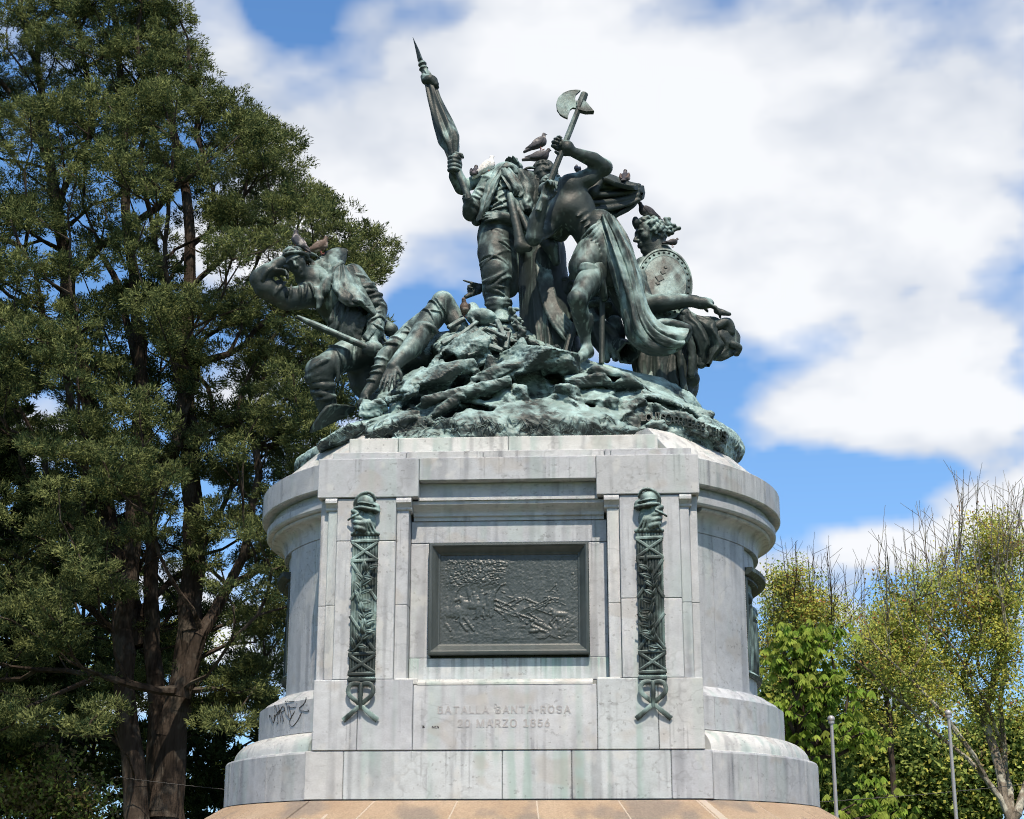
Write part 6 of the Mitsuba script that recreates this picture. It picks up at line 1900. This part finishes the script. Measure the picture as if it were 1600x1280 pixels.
# the airy tree at the right edge, its lichened stems leaning in from the corner
broadleaf('spreading_tree', 'airy yellow green tree with lichened stems leaning in at the right edge',
          [[(1588, 1330, 0), (1575, 1270, 0), (1540, 1215, 0.1), (1480, 1160, 0.2), (1420, 1110, 0.3), (1370, 1060, 0.2), (1335, 1030, 0)], [(1580, 1285, 0), (1560, 1200, 0.5), (1535, 1120, 0.8), (1490, 1050, 0.8), (1450, 1010, 0.6)],
           [(1585, 1290, 0), (1570, 1180, 1), (1566, 1080, 1.2), (1580, 990, 1.4), (1600, 900, 1.4), (1590, 800, 1.2)], [(1590, 1270, 0), (1620, 1150, 0.6), (1640, 1000, 0.6), (1640, 860, 0.6)], [(1535, 1120, 0.8), (1560, 1020, 0.3), (1555, 930, 0.2), (1540, 860, 0)], [(1540, 1215, 0.1), (1500, 1150, -0.3), (1450, 1090, -0.5), (1400, 1040, -0.6), (1360, 1000, -0.6)], [(1570, 1180, 1), (1530, 1080, 0.2), (1480, 1000, -0.2), (1440, 950, -0.3)], [(1580, 990, 1.4), (1550, 900, 1.0), (1520, 830, 0.8)]],
          [(1480, 920, 120, 60, 0.24), (1560, 950, 90, 110, 0.24), (1410, 990, 90, 70, 0.18), (1550, 840, 70, 50, 0.12), (1610, 1050, 60, 90, 0.1), (1470, 1060, 100, 50, 0.12)], g2, 15.0, 520, 0.07,
          ((YG, 0.50), (LG, 0.34), (DG, 0.06), (OR, 0.04), (BR, 0.06)), 22, ((1550, 735, 850, 60, 44), (1450, 780, 880, 70, 24), (1385, 810, 900, 40, 9)), 'pale', 0.0045, 0.49, 0.19)
broadleaf('spreading_tree', 'thin yellowing tree with bare twig tops behind the right side of the pedestal',
          [[(1255, 1330, 0), (1250, 1200, 0), (1245, 1080, 0), (1240, 980, 0), (1250, 900, 0)], [(1245, 1080, 0), (1215, 1000, 0.3), (1200, 940, 0.2)], [(1248, 1050, 0), (1290, 990, 0.3), (1310, 930, 0.2)]],
          [(1235, 930, 50, 60, 0.5), (1290, 960, 50, 40, 0.28), (1200, 1000, 30, 60, 0.22)], g2, 22.0, 230, 0.075, ((YG, 0.40), (LG, 0.40), (DG, 0.1), (OR, 0.06), (BR, 0.04)), 22, ((1245, 830, 900, 55, 18), (1330, 850, 930, 40, 8)), 'dark', 0.0045, 0.49, 0.19)
broadleaf('spreading_tree', 'olive green tree in the middle distance between the flagpoles',
          [[(1400, 1330, 0), (1395, 1220, 0), (1390, 1120, 0), (1380, 1020, 0)], [(1392, 1150, 0), (1430, 1080, 0.2), (1450, 1030, 0.3)], [(1392, 1150, 0), (1350, 1080, 0.2), (1335, 1010, 0.3)]],
          [(1380, 1000, 75, 70, 0.5), (1345, 1060, 50, 60, 0.25), (1430, 1060, 60, 60, 0.25)], g2, 24.0, 260, 0.085, ((LG, 0.5), (YG, 0.22), (DG, 0.25), (OR, 0.03)), 26, ((1370, 870, 960, 60, 12),), 'dark', 0.0052, 0.48, 0.22)
for lab, base, blobs, yd in (('dense dark green tree low behind the flagpoles', 1370, [(1370, 1170, 90, 60, 0.5), (1320, 1220, 60, 50, 0.25), (1430, 1210, 70, 60, 0.25)], 30.0), ('dense dark tree low at the right behind the leaning stems', 1560, [(1560, 1180, 80, 70, 0.6), (1500, 1240, 70, 50, 0.4)], 31.0),
                             ('dark leafy tree close behind the right side of the pedestal', 1240, [(1240, 1130, 50, 90, 0.6), (1260, 1230, 50, 50, 0.4)], 26.0)):
    broadleaf('dense_tree', lab, [[(base, 1340, 0), (base, 1260, 0), (base + 4, 1180, 0)]], blobs, g2, yd, 190, 0.17, ((DG, 0.62), (LG, 0.30), (YG, 0.08)), 46, (), 'dark', 0.010, 0.45, 0.42, wmul=0.34)
# scrubby growth at the lower left and the bright trees seen through the trunks
for lab, base, blobs, yd, cols in (('sparse brownish shrub at the lower left corner', 50, [(50, 1215, 80, 60, 0.6), (120, 1250, 60, 40, 0.4)], 13.0, ((BR, 0.5), (LG, 0.35), (DG, 0.15))), ('bright green tree seen through the cypress trunks', 200, [(170, 1000, 60, 50, 0.3), (290, 1000, 60, 40, 0.3), (140, 1120, 80, 60, 0.4)], 34.0, ((LG, 0.5), (YG, 0.4), (DG, 0.1))),
                                   ('small bright bush just showing past the left side of the pedestal', 375, [(376, 1200, 16, 14, 1.0)], 16.0, ((LG, 0.6), (YG, 0.4)))):
    broadleaf('small_tree', lab, [[(base, 1340, 0), (base, 1250, 0), (base + 4, min(1200, blobs[0][1] + 60), 0)]], blobs, g2, yd, 120 if blobs[0][2] > 20 else 14, 0.10, cols, 26, (), 'dark', 0.009, 0.45, 0.26)

# --- the bright tree with big drooping compound leaves: each leaf is a part
KT = Tree(77)
YK = 10.5
KT.stem([J(1262, 1330, YK), J(1258, 1240, YK), J(1248, 1150, YK), J(1252, 1080, YK), J(1255, 1020, YK), J(1262, 970, YK)])
KT.stem([J(1252, 1080, YK), J(1225, 1050, YK), J(1205, 1030, YK + 0.3)])
kt = []
for x, y, hx, hy, k in ((1250, 1000, 46, 34, 34), (1285, 1010, 34, 30, 22), (1225, 1030, 26, 30, 18), (1270, 1060, 60, 34, 38), (1240, 1110, 45, 34, 30), (1300, 1090, 45, 34, 26), (1250, 1170, 36, 34, 24), (1330, 1150, 46, 20, 20), (1310, 1140, 40, 24, 14), (1370, 1260, 46, 22, 26), (1330, 1275, 40, 18, 16), (1225, 1160, 24, 40, 12)):
    for _ in range(k):
        a = sphere_dirs(g2, 1)[0] * g2.uniform(0, 1) ** 0.4
        kt.append(J(x + a[0] * hx, y + a[2] * hy, YK + a[1] * 0.7))
KT.reach(np.array(sorted(kt, key=lambda q: np.linalg.norm(q - KT.P[0]))), 0.4, 0.04, 0.1, 0.3)
r = KT.radii(0.011, 0.45)
KK = thing('chestnut_tree', 'slender tree with bright lime green drooping hand-shaped leaves right of the pedestal', 'tree')
add('trunk', KT.wood(r, 0.04, 9, 8), 'mat_bark_dark', KK, smooth=40)
add('twig', KT.wood(r, 0.0, 0.04, 5), 'mat_bark_dark', KK, kind='stuff')
fans, fan_m = [], []
for v_ in range(4):
    gv = np.random.default_rng(90 + v_)
    tone = ((0.27, 0.40, 0.07), (0.34, 0.44, 0.09), (0.20, 0.33, 0.06), (0.30, 0.38, 0.08))[v_]
    ms, cs_ = [], []
    for i in range(7):
        az = (i - 3) * 0.62 + gv.normal(0, 0.08)
        dr_ = np.array([math.sin(az), math.cos(az), -0.55 + gv.normal(0, 0.12)])
        L_ = 0.175 * (1 - 0.09 * abs(i - 3)) * gv.uniform(0.9, 1.1)
        prev = np.zeros(3)
        d_ = unit(dr_)
        s_ = unit(np.cross(d_, [0, 0, 1.0]))
        pts = []
        for u in np.linspace(0, 1, 6):
            c = d_ * L_ * u + np.array([0, 0, -0.08 * u * u])
            w_ = 0.036 * math.sin(math.pi * min(1, 0.02 + u ** 1.25)) + 0.002
            pts.append([c - s_ * w_ + np.array([0, 0, 0.012]), c, c + s_ * w_ + np.array([0, 0, 0.012])])
        pts = np.array(pts)
        v = pts.reshape(-1, 3)
        f = []
        for a in range(5):
            for b in range(2):
                o = a * 3 + b
                f += [[o, o + 1, o + 4], [o, o + 4, o + 3]]
        ms.append(trimesh.Trimesh(v, f, process=False))
        cs_.append(np.tile(np.array(tone) * gv.uniform(0.8, 1.2), (len(v), 1)))
    fan_m.append((cat_meshes(ms), np.vstack(cs_)))
    fans.append(mikit.ply(fan_m[-1][0], 'mat_leaf', smooth=True, color=fan_m[-1][1]))
far_m, far_c = [], []
for i in range(900):
    p = KT.P[KT.tips[i % len(KT.tips)]] + (0 if i < 290 else 1) * g2.normal(0, 0.16, 3)
    X = T().translate(np.asarray(p).tolist()).rotate([0, 0, 1], g2.uniform(0, 360)).rotate([1, 0, 0], g2.uniform(-40, 10)).scale(g2.uniform(0.55, 1.0))
    if i < 290:
        scene[key_for(KK + '__leaf')] = {**fans[i % 4], 'to_world': X}
    else:
        m = fan_m[i % 4][0].copy()
        m.apply_transform(np.array(X.matrix, float).reshape(4, 4))
        far_m.append(m)
        far_c.append(fan_m[i % 4][1] * g2.uniform(0.6, 1.1))
add('foliage', cat_meshes(far_m), 'mat_leaf', KK, kind='stuff', smooth=True, color=np.vstack(far_c))

# --- two flagpoles and a cable
scene['mat_pole'] = {'type': 'principled', 'base_color': {'type': 'rgb', 'value': [0.40, 0.40, 0.41]}, 'metallic': 0.5, 'roughness': 0.42}
for px, py, y, lab in ((1299, 1128, 8.0, 'slim silver flagpole with a ball top, nearer the pedestal'), (1482, 1119, 8.6, 'slim silver flagpole with a ball top, further right by the leaning tree')):
    k = thing('flagpole', lab, 'flagpole', None)
    t = J(px, py, y)
    add('pole', tube([[t[0], t[1], 0], [t[0], t[1], t[2] * 0.5], [t[0], t[1], t[2]]], [0.040, 0.035, 0.028], 14), 'mat_pole', k, smooth=40)
    m = trimesh.creation.icosphere(3, 0.062)
    m.apply_translation(t + np.array([0, 0, 0.05]))
    add('finial', m, 'mat_pole', k, smooth=True)
    add('collar', tube([t - [0, 0, 0.03], t + [0, 0, 0.012]], 0.05, 14), 'mat_pole', k, smooth=40)
ca_, cb_ = J(180, 1214, 9.0), J(1640, 1221, 9.0)
cs_ = [ca_ + (cb_ - ca_) * s + np.array([0, 0, -0.5 * 4 * s * (1 - s)]) for s in np.linspace(0, 1, 40)]
add('power_cable', tube(cs_, 0.007, 6), 'mat_black', label='thin dark cable strung low between the trees', cat='cable', smooth=True)
